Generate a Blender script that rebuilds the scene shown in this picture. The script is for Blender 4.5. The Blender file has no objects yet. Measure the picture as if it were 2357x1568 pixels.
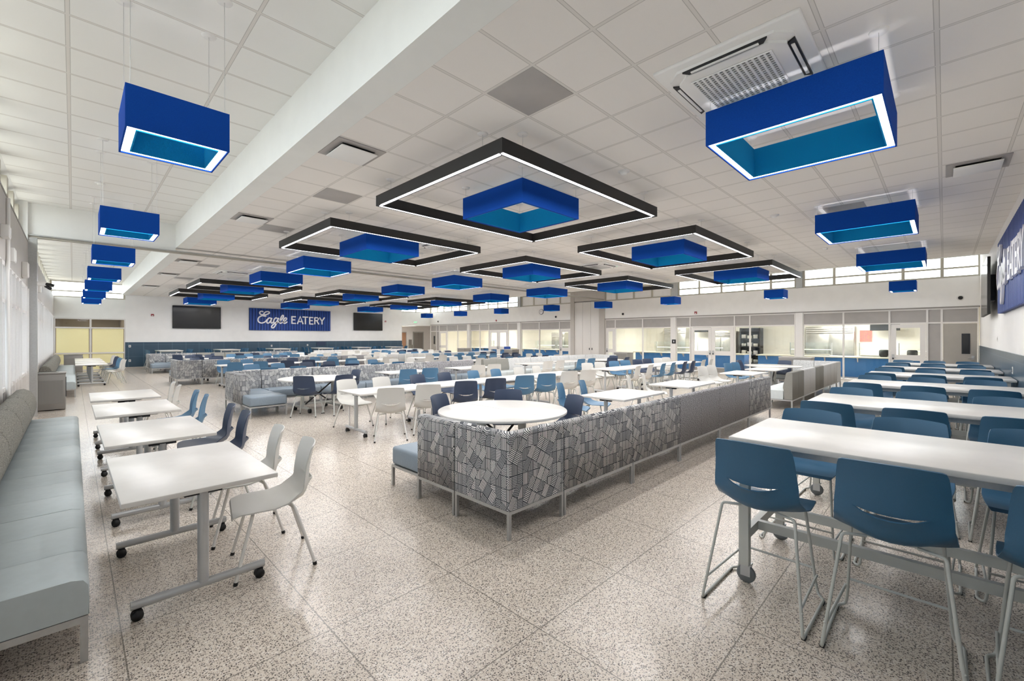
import bpy, bmesh, math, random
from mathutils import Vector, Matrix
random.seed(7)
PI = math.pi
C = bpy.context.scene.collection
SC = bpy.context.scene

# ------------------------------------------------------------------ camera
F_PX, W_PX = 1003.0, 2357.0
cd = bpy.data.cameras.new('camera'); cam = bpy.data.objects.new('camera', cd); C.objects.link(cam)
cd.sensor_width = 36.0; cd.sensor_fit = 'HORIZONTAL'; cd.lens = F_PX / W_PX * 36.0
cd.shift_y = -7.0 / W_PX; cd.clip_start = .05; cd.clip_end = 400
cam.location = (0, 0, 1.65)
cam.rotation_euler = (PI/2, 0, math.radians(44.79 - 90))
SC.camera = cam
# ------------------------------------------------------------------ world, exposure
w = bpy.data.worlds.new('sky'); SC.world = w; w.use_nodes = True
nt = w.node_tree; bg = nt.nodes['Background']
tc = nt.nodes.new('ShaderNodeTexCoord'); nz = nt.nodes.new('ShaderNodeTexNoise'); nz.inputs['Scale'].default_value = 3
cr = nt.nodes.new('ShaderNodeValToRGB')
cr.color_ramp.elements[0].color = (.86, .93, 1, 1); cr.color_ramp.elements[1].color = (1, 1, 1, 1)
nt.links.new(tc.outputs['Generated'], nz.inputs['Vector']); nt.links.new(nz.outputs['Fac'], cr.inputs['Fac'])
nt.links.new(cr.outputs['Color'], bg.inputs['Color']); bg.inputs['Strength'].default_value = 7.0
SC.view_settings.view_transform = 'Standard'; SC.view_settings.look = 'None'
SC.view_settings.gamma = 1; SC.view_settings.use_curve_mapping = False
SC.view_settings.exposure = 0.24
cy = SC.cycles
cy.use_denoising = True; cy.max_bounces = 8; cy.diffuse_bounces = 6; cy.glossy_bounces = 3
cy.transmission_bounces = 4; cy.transparent_max_bounces = 14; cy.sample_clamp_indirect = 6
cy.caustics_reflective = False; cy.caustics_refractive = False
cy.use_adaptive_sampling = True; cy.adaptive_threshold = .02

K_STRIP = 6.0       # glow of a visible LED strip
K_FRAME = 29.0       # watts of light sent down by one black frame
K_PEND = 26.0
K_SMALL = 15.0
K_KITCHEN = 300.0

# ------------------------------------------------------------------ materials
def lin(h):
    h = h.lstrip('#'); o = []
    for i in (0, 2, 4):
        c = int(h[i:i+2], 16)/255
        o.append(c/12.92 if c <= .04045 else ((c+.055)/1.055)**2.4)
    return (*o, 1)
def mat(name, col, rough=.5, metal=0., spec=.5, coat=0., noise=0., nscale=60., bump=0., emit=None, estr=0.):
    m = bpy.data.materials.new(name); m.use_nodes = True; n = m.node_tree; b = n.nodes['Principled BSDF']
    c = lin(col) if isinstance(col, str) else col
    b.inputs['Base Color'].default_value = c; b.inputs['Roughness'].default_value = rough
    b.inputs['Metallic'].default_value = metal; b.inputs['Specular IOR Level'].default_value = spec
    b.inputs['Coat Weight'].default_value = coat; b.inputs['Coat Roughness'].default_value = .08
    if emit: b.inputs['Emission Color'].default_value = lin(emit); b.inputs['Emission Strength'].default_value = estr
    t = n.nodes.new('ShaderNodeTexCoord'); z = n.nodes.new('ShaderNodeTexNoise')
    z.inputs['Scale'].default_value = nscale; z.inputs['Detail'].default_value = 3
    n.links.new(t.outputs['Object'], z.inputs['Vector'])
    if noise:
        mx = n.nodes.new('ShaderNodeMix'); mx.data_type = 'RGBA'; mx.blend_type = 'MULTIPLY'
        mr = n.nodes.new('ShaderNodeMapRange'); mr.inputs['From Min'].default_value = .3; mr.inputs['From Max'].default_value = .7
        mr.inputs['To Min'].default_value = 1-noise; mr.inputs['To Max'].default_value = 1+noise
        n.links.new(z.outputs['Fac'], mr.inputs['Value']); mx.inputs['Factor'].default_value = 1
        mx.inputs['A'].default_value = c; n.links.new(mr.outputs['Result'], mx.inputs['B'])
        n.links.new(mx.outputs['Result'], b.inputs['Base Color'])
    if bump:
        bp = n.nodes.new('ShaderNodeBump'); bp.inputs['Strength'].default_value = bump; bp.inputs['Distance'].default_value = .002
        n.links.new(z.outputs['Fac'], bp.inputs['Height']); n.links.new(bp.outputs['Normal'], b.inputs['Normal'])
    return m
def emis(name, col, s):
    m = bpy.data.materials.new(name); m.use_nodes = True; n = m.node_tree; n.nodes.clear()
    e = n.nodes.new('ShaderNodeEmission'); e.inputs['Color'].default_value = lin(col); e.inputs['Strength'].default_value = s
    o = n.nodes.new('ShaderNodeOutputMaterial'); n.links.new(e.outputs[0], o.inputs[0]); return m
def glassmat(name, tint='#FAFCFB', refl=.08, haze=0., tc_='#C2BFA4', dc='#C6C3AA'):
    m = bpy.data.materials.new(name); m.use_nodes = True; n = m.node_tree; n.nodes.clear()
    t = n.nodes.new('ShaderNodeBsdfTransparent'); t.inputs['Color'].default_value = lin(tint)
    g = n.nodes.new('ShaderNodeBsdfGlossy'); g.inputs['Roughness'].default_value = .02
    mx = n.nodes.new('ShaderNodeMixShader'); o = n.nodes.new('ShaderNodeOutputMaterial')
    lw = n.nodes.new('ShaderNodeLayerWeight'); lw.inputs['Blend'].default_value = .25
    ml = n.nodes.new('ShaderNodeMath'); ml.operation = 'MULTIPLY_ADD'; ml.inputs[1].default_value = .14; ml.inputs[2].default_value = refl*.4
    n.links.new(lw.outputs['Fresnel'], ml.inputs[0]); n.links.new(ml.outputs[0], mx.inputs[0])
    n.links.new(t.outputs[0], mx.inputs[1]); n.links.new(g.outputs[0], mx.inputs[2])
    if haze:
        d = n.nodes.new('ShaderNodeBsdfTranslucent'); d.inputs['Color'].default_value = lin(tc_)
        d2 = n.nodes.new('ShaderNodeBsdfDiffuse'); d2.inputs['Color'].default_value = lin(dc)
        a = n.nodes.new('ShaderNodeAddShader'); n.links.new(d.outputs[0], a.inputs[0]); n.links.new(d2.outputs[0], a.inputs[1])
        m2 = n.nodes.new('ShaderNodeMixShader'); m2.inputs[0].default_value = haze
        n.links.new(mx.outputs[0], m2.inputs[1]); n.links.new(a.outputs[0], m2.inputs[2]); n.links.new(m2.outputs[0], o.inputs[0])
    else: n.links.new(mx.outputs[0], o.inputs[0])
    return m
class NB:
    """tiny node helper"""
    def __init__(s, m): s.m = m; s.n = m.node_tree; s.b = s.n.nodes['Principled BSDF']
    def new(s, t, **k):
        x = s.n.nodes.new('ShaderNode'+t)
        for a, v in k.items(): setattr(x, a, v)
        return x
    def put(s, sock, v):
        if hasattr(v, 'is_output') or hasattr(v, 'links'): s.n.links.new(v, sock)
        else: sock.default_value = v
    def math(s, op, a, b=None, c=None):
        x = s.new('Math', operation=op); s.put(x.inputs[0], a)
        if b is not None: s.put(x.inputs[1], b)
        if c is not None: s.put(x.inputs[2], c)
        return x.outputs[0]
    def mix(s, f, a, b):
        x = s.new('Mix', data_type='RGBA'); s.put(x.inputs['Factor'], f)
        s.put(x.inputs['A'], lin(a) if isinstance(a, str) else a); s.put(x.inputs['B'], lin(b) if isinstance(b, str) else b)
        return x.outputs['Result']
def line_mask(nb, coord, period, offset, width):
    """1 on a line of the given width at offset + k*period"""
    a = nb.math('SUBTRACT', coord, offset - period/2)
    a = nb.math('MODULO', nb.math('ADD', a, period*200), period)
    a = nb.math('ABSOLUTE', nb.math('SUBTRACT', a, period/2))
    return nb.math('LESS_THAN', a, width/2)
def mx(nb, a, b): return nb.math('MAXIMUM', a, b)

# terrazzo floor
def terrazzo():
    m = mat('terrazzo', '#D9CDC2', .21, spec=.42); nb = NB(m)
    tc = nb.new('TexCoord'); sep = nb.new('SeparateXYZ'); nb.n.links.new(tc.outputs['Object'], sep.inputs[0])
    def chips(scale, thr, seedoff):
        mp = nb.new('Mapping'); mp.inputs['Location'].default_value = (seedoff, seedoff*2, 0); mp.inputs['Scale'].default_value = (1, 1, 0)
        nb.n.links.new(tc.outputs['Object'], mp.inputs[0])
        dn = nb.new('TexNoise'); dn.inputs['Scale'].default_value = scale*1.3; nb.n.links.new(mp.outputs[0], dn.inputs['Vector'])
        ad = nb.new('VectorMath', operation='MULTIPLY_ADD'); nb.n.links.new(dn.outputs['Color'], ad.inputs[0]); ad.inputs[1].default_value = (.5/scale,)*3
        nb.n.links.new(mp.outputs[0], ad.inputs[2])
        v = nb.new('TexVoronoi'); v.inputs['Scale'].default_value = scale; nb.n.links.new(ad.outputs[0], v.inputs['Vector'])
        sp = nb.new('SeparateColor'); nb.n.links.new(v.outputs['Color'], sp.inputs[0])
        small = nb.math('LESS_THAN', v.outputs['Distance'], .44)
        return nb.math('MULTIPLY', nb.math('LESS_THAN', sp.outputs[0], thr), small), sp.outputs[1]
    d1, r1 = chips(105, .60, 0); d2, _ = chips(150, .55, 3.1); d3, _ = chips(60, .35, 7.7)
    big = nb.new('TexNoise'); big.inputs['Scale'].default_value = .9; nb.n.links.new(tc.outputs['Object'], big.inputs['Vector'])
    base = nb.mix(big.outputs['Fac'], '#D6CABD', '#E0D6CA')
    c = nb.mix(nb.math('MULTIPLY', d3, .6), base, '#EDE7E0')
    c = nb.mix(nb.math('MULTIPLY', d2, .62), c, '#8C7B70')
    c = nb.mix(nb.math('MULTIPLY', d1, nb.math('MULTIPLY_ADD', r1, .35, .6)), c, '#3B3230')
    lx = line_mask(nb, sep.outputs[0], .835, .19, .007); ly = line_mask(nb, sep.outputs[1], .83, -.03, .007)
    c = nb.mix(nb.math('MULTIPLY', mx(nb, lx, ly), .75), c, '#6C655E')
    nb.n.links.new(c, nb.b.inputs['Base Color'])
    return m
def ceiling_mat(name, px, ox, py, oy, col='#F3EFEA'):
    m = mat(name, col, .9, spec=.2); nb = NB(m)
    tc = nb.new('TexCoord'); sep = nb.new('SeparateXYZ'); nb.n.links.new(tc.outputs['Object'], sep.inputs[0])
    X, Y = sep.outputs[0], sep.outputs[1]
    bar = mx(nb, line_mask(nb, X, px, ox, .024), line_mask(nb, Y, py, oy, .024))
    edge = mx(nb, line_mask(nb, X, px, ox, .034), line_mask(nb, Y, py, oy, .034))
    sp = nb.new('TexNoise'); sp.inputs['Scale'].default_value = 220; nb.n.links.new(tc.outputs['Object'], sp.inputs['Vector'])
    c = nb.mix(nb.math('MULTIPLY', sp.outputs['Fac'], .12), col, '#CFC8C0')
    c = nb.mix(nb.math('MULTIPLY', edge, .55), c, '#8E8880')
    c = nb.mix(bar, c, '#E4E0DA')
    nb.n.links.new(c, nb.b.inputs['Base Color'])
    return m
def pattern_mat():
    """grey fabric woven with bands of stripes turned every way, some of them in arcs"""
    m = mat('maze_fabric', '#55565A', .9, spec=.2); nb = NB(m)
    tc = nb.new('TexCoord'); sep = nb.new('SeparateXYZ'); nb.n.links.new(tc.outputs['Object'], sep.inputs[0])
    oi = nb.new('ObjectInfo'); u = nb.math('ADD', nb.math('SUBTRACT', sep.outputs[0], sep.outputs[1]), nb.math('MULTIPLY', oi.outputs['Random'], 7))
    V_ = sep.outputs[2]
    def layer(rot, cell, off, N):
        c, sn = math.cos(rot)/cell, math.sin(rot)/cell
        x = nb.math('ADD', nb.math('MULTIPLY_ADD', u, c, off), nb.math('MULTIPLY', V_, -sn))
        y = nb.math('ADD', nb.math('MULTIPLY_ADD', u, sn, off), nb.math('MULTIPLY', V_, c))
        cx, cy2 = nb.math('FLOOR', x), nb.math('FLOOR', nb.math('MULTIPLY', y, .62))
        fx, fy = nb.math('SUBTRACT', x, cx), nb.math('SUBTRACT', nb.math('MULTIPLY', y, .62), cy2)
        cb = nb.new('CombineXYZ'); nb.n.links.new(cx, cb.inputs[0]); nb.n.links.new(cy2, cb.inputs[1]); cb.inputs[2].default_value = off
        wn = nb.new('TexWhiteNoise', noise_dimensions='3D'); nb.n.links.new(cb.outputs[0], wn.inputs['Vector'])
        col = nb.new('SeparateColor'); nb.n.links.new(wn.outputs['Color'], col.inputs[0]); R, G, B = col.outputs
        fl = nb.math('GREATER_THAN', G, .5); ax = nb.math('ABSOLUTE', nb.math('SUBTRACT', fx, fl))
        f2 = nb.math('GREATER_THAN', B, .5); ay = nb.math('MULTIPLY', nb.math('ABSOLUTE', nb.math('SUBTRACT', fy, f2)), 1.61)
        arc = nb.math('SQRT', nb.math('ADD', nb.math('MULTIPLY', ax, ax), nb.math('MULTIPLY', ay, ay)))
        def sel(t, a, b): return nb.math('ADD', nb.math('MULTIPLY', t, b), nb.math('MULTIPLY', nb.math('SUBTRACT', 1, t), a))
        v = sel(nb.math('GREATER_THAN', R, .36), ax, ay); v = sel(nb.math('GREATER_THAN', R, .58), v, arc)
        st = nb.math('SINE', nb.math('MULTIPLY', v, 2*PI*N))
        e1 = nb.math('MINIMUM', nb.math('MINIMUM', fx, nb.math('SUBTRACT', 1, fx)), nb.math('MULTIPLY', nb.math('MINIMUM', fy, nb.math('SUBTRACT', 1, fy)), 1.6))
        f = nb.math('MULTIPLY', nb.math('GREATER_THAN', st, .0), nb.math('GREATER_THAN', e1, .045))
        return f, R, G, B
    fa, ra, ga, ba = layer(.0, .064, 0, 5); fb, rb, gb, bb = layer(.55, .07, 17.3, 5)
    top = nb.math('GREATER_THAN', bb, .52)
    f = nb.math('ADD', nb.math('MULTIPLY', top, fb), nb.math('MULTIPLY', nb.math('SUBTRACT', 1, top), fa))
    tone = nb.math('ADD', nb.math('MULTIPLY', top, gb), nb.math('MULTIPLY', nb.math('SUBTRACT', 1, top), ga))
    light = nb.mix(tone, '#A5A7AB', '#F4F3F1'); dark = nb.mix(ra, '#3A3C41', '#5A5D63')
    nb.n.links.new(nb.mix(f, dark, light), nb.b.inputs['Base Color'])
    return m
def tweed(name, a, b, sx=45, sz=190, dots=None):
    m = mat(name, a, .95, spec=.15); nb = NB(m)
    tc = nb.new('TexCoord'); mp = nb.new('Mapping'); mp.inputs['Scale'].default_value = (sx, sx, sz); nb.n.links.new(tc.outputs['Object'], mp.inputs[0])
    nz = nb.new('TexNoise'); nz.inputs['Scale'].default_value = 1; nz.inputs['Detail'].default_value = 1; nb.n.links.new(mp.outputs[0], nz.inputs['Vector'])
    r = nb.new('MapRange'); r.inputs['From Min'].default_value = .38; r.inputs['From Max'].default_value = .62; nb.n.links.new(nz.outputs['Fac'], r.inputs[0])
    nb.n.links.new(nb.mix(r.outputs[0], a, b), nb.b.inputs['Base Color'])
    return m
def groove_mat(name, a, b, period, off, width, rough=.5):
    m = mat(name, a, rough); nb = NB(m)
    tc = nb.new('TexCoord'); sep = nb.new('SeparateXYZ'); nb.n.links.new(tc.outputs['Object'], sep.inputs[0])
    s = nb.math('ADD', sep.outputs[0], sep.outputs[1])
    k = line_mask(nb, s, period, off, width)
    nb.n.links.new(nb.mix(nb.math('MULTIPLY', k, .6), a, b), nb.b.inputs['Base Color'])
    return m
def shingle(name, a, b, px, ox, pz, oz):
    m = mat(name, a, .28, spec=.5); nb = NB(m)
    tc = nb.new('TexCoord'); sep = nb.new('SeparateXYZ'); nb.n.links.new(tc.outputs['Object'], sep.inputs[0])
    s = nb.math('ADD', sep.outputs[0], sep.outputs[1])
    k = mx(nb, line_mask(nb, s, px, ox, .012), line_mask(nb, sep.outputs[2], pz, oz, .008))
    fine = line_mask(nb, s, .055, 0, .02)
    c = nb.mix(nb.math('MULTIPLY', fine, .35), a, '#2A3E4C')
    nb.n.links.new(nb.mix(nb.math('MULTIPLY', k, .5), c, b), nb.b.inputs['Base Color'])
    return m

M = {}
M['floor'] = terrazzo()
M['ceil'] = ceiling_mat('ceiling_tile', .588, 2.06, .588, .04)
M['ceil_left'] = ceiling_mat('ceiling_tile_raised', 1.17, -.035, .6, .01, '#F5F4F0')
M['wall'] = mat('white_paint', '#F3F1EF', .6, noise=.02, nscale=3)
M['wall_cool'] = mat('cool_white_paint', '#F1F1EE', .6, noise=.02, nscale=3)
M['wall_grey'] = mat('greige_panel', '#BFBAB5', .55, noise=.03, nscale=2)
M['beam'] = mat('beam_paint', '#EFF0EC', .6, noise=.02, nscale=3)
M['alu'] = mat('brushed_aluminium', '#B9BABA', .38, .6, noise=.05, nscale=40)
M['frame_white'] = mat('white_frame_paint', '#E2DFDC', .4, noise=.02)
M['frame_tan'] = mat('tan_frame_paint', '#B4AFA2', .5, noise=.03)
M['panel_grey'] = mat('grey_transom_panel', '#A9A5A2', .55, noise=.04, nscale=4)
M['sill_grey'] = mat('grey_sill', '#8F8B86', .5, noise=.03)
M['wains'] = shingle('slate_blue_tile', '#3B5366', '#7E97A8', .61, .1, .62, .02)
M['base'] = mat('grey_stone_base', '#B9B2AB', .2, noise=.06, nscale=8)
M['glass'] = glassmat('clear_glass')
M['frost'] = glassmat('frosted_film', haze=.93)
M['film'] = glassmat('white_window_film', haze=.9, tc_='#8E9296', dc='#C9CCCE')
M['led'] = emis('led_strip', '#FDFBFF', K_STRIP)
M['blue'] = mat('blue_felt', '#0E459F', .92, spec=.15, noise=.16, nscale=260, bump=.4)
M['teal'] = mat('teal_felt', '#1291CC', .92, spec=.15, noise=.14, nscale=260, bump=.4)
M['black'] = mat('black_metal', '#201F1E', .6, noise=.12, nscale=200)
M['white_metal'] = mat('white_metal', '#E8E6E3', .35)
M['cable'] = mat('cable', '#C9C7C4', .4, .4)
M['top'] = mat('white_laminate', '#D8D5D1', .3, noise=.025, nscale=9)
M['edge'] = mat('table_edge', '#C9CBCD', .4)
M['silver'] = mat('silver_paint', '#BFC1C3', .32, .35)
M['grey_paint'] = mat('pale_grey_paint', '#C3C5C1', .4)
M['rubber'] = mat('black_rubber', '#1B1B1D', .55)
M['rubber_grey'] = mat('grey_rubber', '#6E7377', .5)
M['bracket'] = mat('dark_bracket', '#303338', .4, .3)
M['plW'] = mat('pale_grey_plastic', '#D0CFCB', .42, noise=.02, nscale=300, bump=.12)
M['plB'] = mat('steel_blue_plastic', '#4B7799', .42, noise=.04, nscale=300, bump=.15)
M['plN'] = mat('navy_plastic', '#2F3E58', .42, noise=.04, nscale=300, bump=.15)
M['plT'] = mat('deep_blue_plastic', '#336080', .42, noise=.04, nscale=300, bump=.18)
M['maze'] = pattern_mat()
M['tweed'] = tweed('charcoal_tweed', '#5C5B5E', '#B5B4B7')
M['tweed_w'] = tweed('pale_tweed', '#A8A9AA', '#E4E4E3', 90, 90)
M['tweed_g'] = tweed('mid_grey_cloth', '#85847F', '#969590', 300, 300)
M['tweed_b'] = tweed('bolster_cloth', '#5A5853', '#908E86', 120, 120)
M['seat'] = mat('slate_seat_vinyl', '#8795A2', .5, noise=.04, nscale=40)
M['seat_pale'] = mat('pale_seat_vinyl', '#B4BEC1', .5, noise=.03, nscale=20)
M['seat_white'] = mat('icy_seat_vinyl', '#C9D1D3', .45, noise=.03, nscale=20)
M['screen'] = mat('tv_screen', '#1F1F1E', .18, spec=.5)
M['sign'] = mat('royal_blue_panel', '#0B3E90', .5, noise=.03)
M['sign_back'] = mat('deep_blue_panel', '#08265E', .6)
M['letter'] = mat('white_letter', '#F1EFF2', .4)
M['red'] = mat('red_alarm', '#9A2B30', .4)
M['ac'] = mat('ac_plastic', '#F0EFEC', .4)
M['grille'] = groove_mat('louvre_grey', '#8E8E8C', '#5C5C5B', .03, 0, .012, .4)
M['steel'] = mat('stainless_steel', '#B5B3AC', .28, .85, noise=.08, nscale=5)
M['kitchen_wall'] = mat('cream_tile', '#EDE9DD', .6, noise=.02, nscale=4)
M['counter_blue'] = mat('blue_counter', '#2E78BE', .35, noise=.04, nscale=4)
M['counter_top'] = mat('pale_counter', '#E6E0D0', .35)
M['dark_room'] = mat('dark_shelf', '#2A2722', .6, noise=.4, nscale=6)
M['wood'] = mat('tan_wood', '#B48B6E', .5, noise=.08, nscale=12)
M['brown'] = mat('tan_cabinet', '#A79A8B', .5)
M['litter'] = groove_mat('ribbed_grey_metal', '#8B8986', '#6B6967', .022, 0, .009, .45)
M['litter_plain'] = mat('grey_cabinet_metal', '#8D8A87', .45, .3)
M['exit_g'] = emis('exit_green', '#7BE7AE', 1.4)
M['pink'] = mat('pink_poster', '#B7697A', .5); _n = NB(M['pink']); _t = _n.new('TexNoise'); _t.inputs['Scale'].default_value = 9
_n.n.links.new(_n.mix(_t.outputs['Fac'], '#D99A5E', '#A9477A'), _n.b.inputs['Base Color'])
M['door_grey'] = mat('grey_door_paint', '#A9A49C', .5, noise=.04, nscale=3)
M['asphalt'] = mat('outdoor_paving', '#B9B6B0', .9, noise=.1, nscale=1)

# ------------------------------------------------------------------ mesh helpers
class MB:
    def __init__(s): s.v = []; s.f = []; s.sm = []; s.mi = []; s.mats = []
    def m(s, name):
        if name not in s.mats: s.mats.append(name)
        return s.mats.index(name)
    def add(s, vs, fs, smooth=False, mt=None):
        o = len(s.v); s.v += [tuple(v) for v in vs]; k = s.m(mt) if mt else 0
        for f in fs: s.f.append(tuple(i+o for i in f)); s.sm.append(smooth); s.mi.append(k)
        return s
    def box(s, x0, x1, y0, y1, z0, z1, mt=None):
        x0, x1 = min(x0, x1), max(x0, x1); y0, y1 = min(y0, y1), max(y0, y1); z0, z1 = min(z0, z1), max(z0, z1)
        vs = [(x0,y0,z0),(x1,y0,z0),(x1,y1,z0),(x0,y1,z0),(x0,y0,z1),(x1,y0,z1),(x1,y1,z1),(x0,y1,z1)]
        return s.add(vs, [(0,3,2,1),(4,5,6,7),(0,1,5,4),(1,2,6,5),(2,3,7,6),(3,0,4,7)], False, mt)
    def rbox(s, x0, x1, y0, y1, z0, z1, r, mt=None, seg=2):
        bm = bmesh.new(); bmesh.ops.create_cube(bm, size=1)
        for v in bm.verts: v.co = Vector(((x0+x1)/2+v.co.x*(x1-x0), (y0+y1)/2+v.co.y*(y1-y0), (z0+z1)/2+v.co.z*(z1-z0)))
        bmesh.ops.bevel(bm, geom=bm.edges[:], offset=min(r, .49*min(x1-x0, y1-y0, z1-z0)), segments=seg, profile=.5, affect='EDGES')
        bm.verts.index_update()
        s.add([v.co[:] for v in bm.verts], [tuple(v.index for v in f.verts) for f in bm.faces], seg > 1, mt); bm.free(); return s
    def prism(s, poly, y0, y1, axis='y', mt=None, smooth=False):
        """extrude a closed 2D outline; axis = extrusion axis"""
        n = len(poly)
        def pt(a, b, t): return {'y': (a, t, b), 'x': (t, a, b), 'z': (a, b, t)}[axis]
        vs = [pt(a, b, y0) for a, b in poly]+[pt(a, b, y1) for a, b in poly]
        s.add(vs, [(i, (i+1) % n, n+(i+1) % n, n+i) for i in range(n)], smooth, mt)
        return s.add(vs, [tuple(range(n))[::-1], tuple(range(n, 2*n))], False, mt)
    def tube(s, pts, r, n=8, mt=None, fil=0., cap=True):
        P = [Vector(p) for p in pts]
        if fil:
            Q = [P[0]]
            for i in range(1, len(P)-1):
                a, b = P[i-1]-P[i], P[i+1]-P[i]; k = min(fil, a.length*.45, b.length*.45)
                A, B = P[i]+a.normalized()*k, P[i]+b.normalized()*k
                for t in (0, .33, .67, 1): Q.append(A*(1-t)**2+P[i]*2*t*(1-t)+B*t*t)
            P = Q+[P[-1]]
        vs = []; up = None
        for i, p in enumerate(P):
            d = ((P[i+1]-p) if i < len(P)-1 else (p-P[i-1])).normalized()
            if 0 < i < len(P)-1: d = ((P[i+1]-p).normalized()+(p-P[i-1]).normalized()).normalized()
            if up is None:
                up = Vector((0, 0, 1)) if abs(d.z) < .9 else Vector((1, 0, 0))
            a = d.cross(up).normalized(); b = a.cross(d).normalized(); up = b
            rr = r[i] if isinstance(r, (list, tuple)) else r
            for k in range(n):
                t = 2*PI*k/n; vs.append(p+a*math.cos(t)*rr+b*math.sin(t)*rr)
        L = len(P)
        fs = [(i*n+k, i*n+(k+1) % n, (i+1)*n+(k+1) % n, (i+1)*n+k) for i in range(L-1) for k in range(n)]
        s.add(vs, fs, True, mt)
        if cap: s.add(vs[:n]+vs[-n:], [tuple(range(n))[::-1], tuple(range(n, 2*n))], False, mt)
        return s
    def lathe(s, prof, n=24, mt=None, c=(0, 0, 0), axis='z'):
        vs = []
        for r, z in prof:
            for k in range(n):
                t = 2*PI*k/n; a, b = r*math.cos(t), r*math.sin(t)
                q = {'z': (a, b, z), 'x': (z, a, b), 'y': (a, z, b)}[axis]
                vs.append((q[0]+c[0], q[1]+c[1], q[2]+c[2]))
        fs = [(i*n+k, i*n+(k+1) % n, (i+1)*n+(k+1) % n, (i+1)*n+k) for i in range(len(prof)-1) for k in range(n)]
        return s.add(vs, fs, True, mt)
    def tr(s, mx): s.v = [tuple(mx @ Vector(v)) for v in s.v]; return s
    def build(s, name, mt=None, parent=None, loc=None):
        me = bpy.data.meshes.new(name); me.from_pydata(s.v, [], s.f)
        names = s.mats or [mt]
        for k in names: me.materials.append(M[k] if k else M[mt])
        me.polygons.foreach_set('use_smooth', s.sm); me.polygons.foreach_set('material_index', s.mi)
        bm = bmesh.new(); bm.from_mesh(me); bmesh.ops.recalc_face_normals(bm, faces=bm.faces); bm.to_mesh(me); bm.free()
        me.update(); o = bpy.data.objects.new(name, me); C.objects.link(o)
        if parent: o.parent = parent
        if loc: o.location = loc
        return o
def tag(o, label=None, cat=None, group=None, kind=None):
    if label: o['label'] = label
    if cat: o['category'] = cat
    if group: o['group'] = group
    if kind: o['kind'] = kind
    return o
def thing(name, loc=(0, 0, 0), rz=0., label=None, cat=None, group=None):
    o = bpy.data.objects.new(name, None); C.objects.link(o); o.location = loc; o.rotation_euler = (0, 0, rz)
    o.empty_display_size = .1
    return tag(o, label, cat, group)
def struct(name, mb, mt, label=None):
    o = mb.build(name, mt); o['kind'] = 'structure'
    if label: o['label'] = label
    return o
KIDS = {}
def kid(o, ch): KIDS.setdefault(o.name, []).append(ch)
def copy_tree(o, parent=None):
    c = o.copy(); C.objects.link(c); c.parent = parent
    for ch in [x for x in bpy.data.objects if x.parent == o]: copy_tree(ch, c)
    return c
class Proto:
    """holds one built thing; the first call places it, later calls copy the thing and each of its parts"""
    def __init__(s, root): s.root = root; s.used = False; s.tree = s.scan(root)
    def scan(s, o): return (o, [s.scan(ch) for ch in bpy.data.objects if ch.parent == o])
    def cp(s, t, par):
        c = t[0].copy(); C.objects.link(c); c.parent = par
        for k in t[1]: s.cp(k, c)
        return c
    def put(s, loc, rz=0., label=None, group=None):
        o = s.root if not s.used else s.cp(s.tree, None); s.used = True
        o.location = loc; o.rotation_euler = (0, 0, rz)
        if label: o['label'] = label
        if group: o['group'] = group
        return o

ORD = ['first', 'second', 'third', 'fourth', 'fifth', 'sixth', 'seventh', 'eighth', 'ninth', 'tenth', 'eleventh', 'twelfth', 'thirteenth', 'fourteenth', 'fifteenth', 'sixteenth']

# ------------------------------------------------------------------ room constants
XL, XS, YF, YR = -.66, 21.0, 30.4, -.83       # left wall, serving wall, far wall, right wall
ZM, ZH = 3.88, 4.46                            # main ceiling, raised ceiling
BX0, BX1 = 1.795, 1.915                        # beam
EX = 17.04                                     # where the main ceiling stops before the serving side
YH = 13.55                                     # partition track

exec_parts = []
# ------------------------------------------------------------------ shell
struct('floor', MB().box(-1.4, 27, -1.2, 40, -.1, 0), 'floor')
mb = MB(); mb.box(BX1, EX, YR-.05, YF+.05, ZM, ZM+.12)
struct('ceiling', mb, 'ceil')
struct('ceiling_window_side', MB().box(-1.1, BX0, -.9, YF+.05, ZH, ZH+.12), 'ceil_left')
struct('ceiling_serving_side', MB().box(EX+.12, XS+.3, -.9, YF+.05, ZH, ZH+.12), 'ceil_left')
struct('trim_1', MB().box(BX0, BX1+.15, YR, YF, 3.868, ZH+.1), 'beam')            # long beam
struct('trim_2', MB().box(EX, EX+.12, YR, YF, ZM-.005, ZH+.1), 'beam')           # edge of main ceiling
struct('trim_3', MB().box(XL, BX0, YH, YH+.3, 3.77, ZH), 'wall_cool')            # bulkhead over the partition track
m = MB()
m.box(XL, XS, YH-.04, YH+.04, 3.735, 3.775, 'frame_tan'); m.box(XL, XS, YH-.07, YH+.07, 3.775, 3.80, 'alu')
struct('trim_4', m, None)                                                        # partition track
# far wall
m = MB(); m.box(BX0+.13, 18.29, YF, YF+.15, 1.40, ZM+.3, 'wall')
struct('wall_far', m, None)
struct('trim_5', MB().box(BX0+.13, 18.29, YF-.02, YF+.1, .1, 1.40), 'wains')
struct('baseboard_far', MB().box(BX0+.13, 18.29, YF-.03, YF+.1, 0, .1), 'base')
m = MB(); m.box(18.29, XS+.2, YF, YF+.15, 2.6, 3.66, 'wall_cool'); m.box(18.20, 18.30, YF+.15, 37, 0, 2.7, 'wall'); m.box(18.29, XS+.2, YF, YF+.15, 4.40, ZH+.1, 'wall_cool')
m.box(16.9, 18.29, YF, YF+.15, ZM+.3, ZH+.1, 'wall_cool')
struct('wall_far_corner', m, None)
m = MB(); m.box(XL-.4, BX0+.13, YF, YF+.15, 2.62, 3.62); m.box(XL-.4, BX0+.13, YF, YF+.15, 4.42, ZH+.1)
struct('wall_far_left', m, 'wall_cool')
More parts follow.
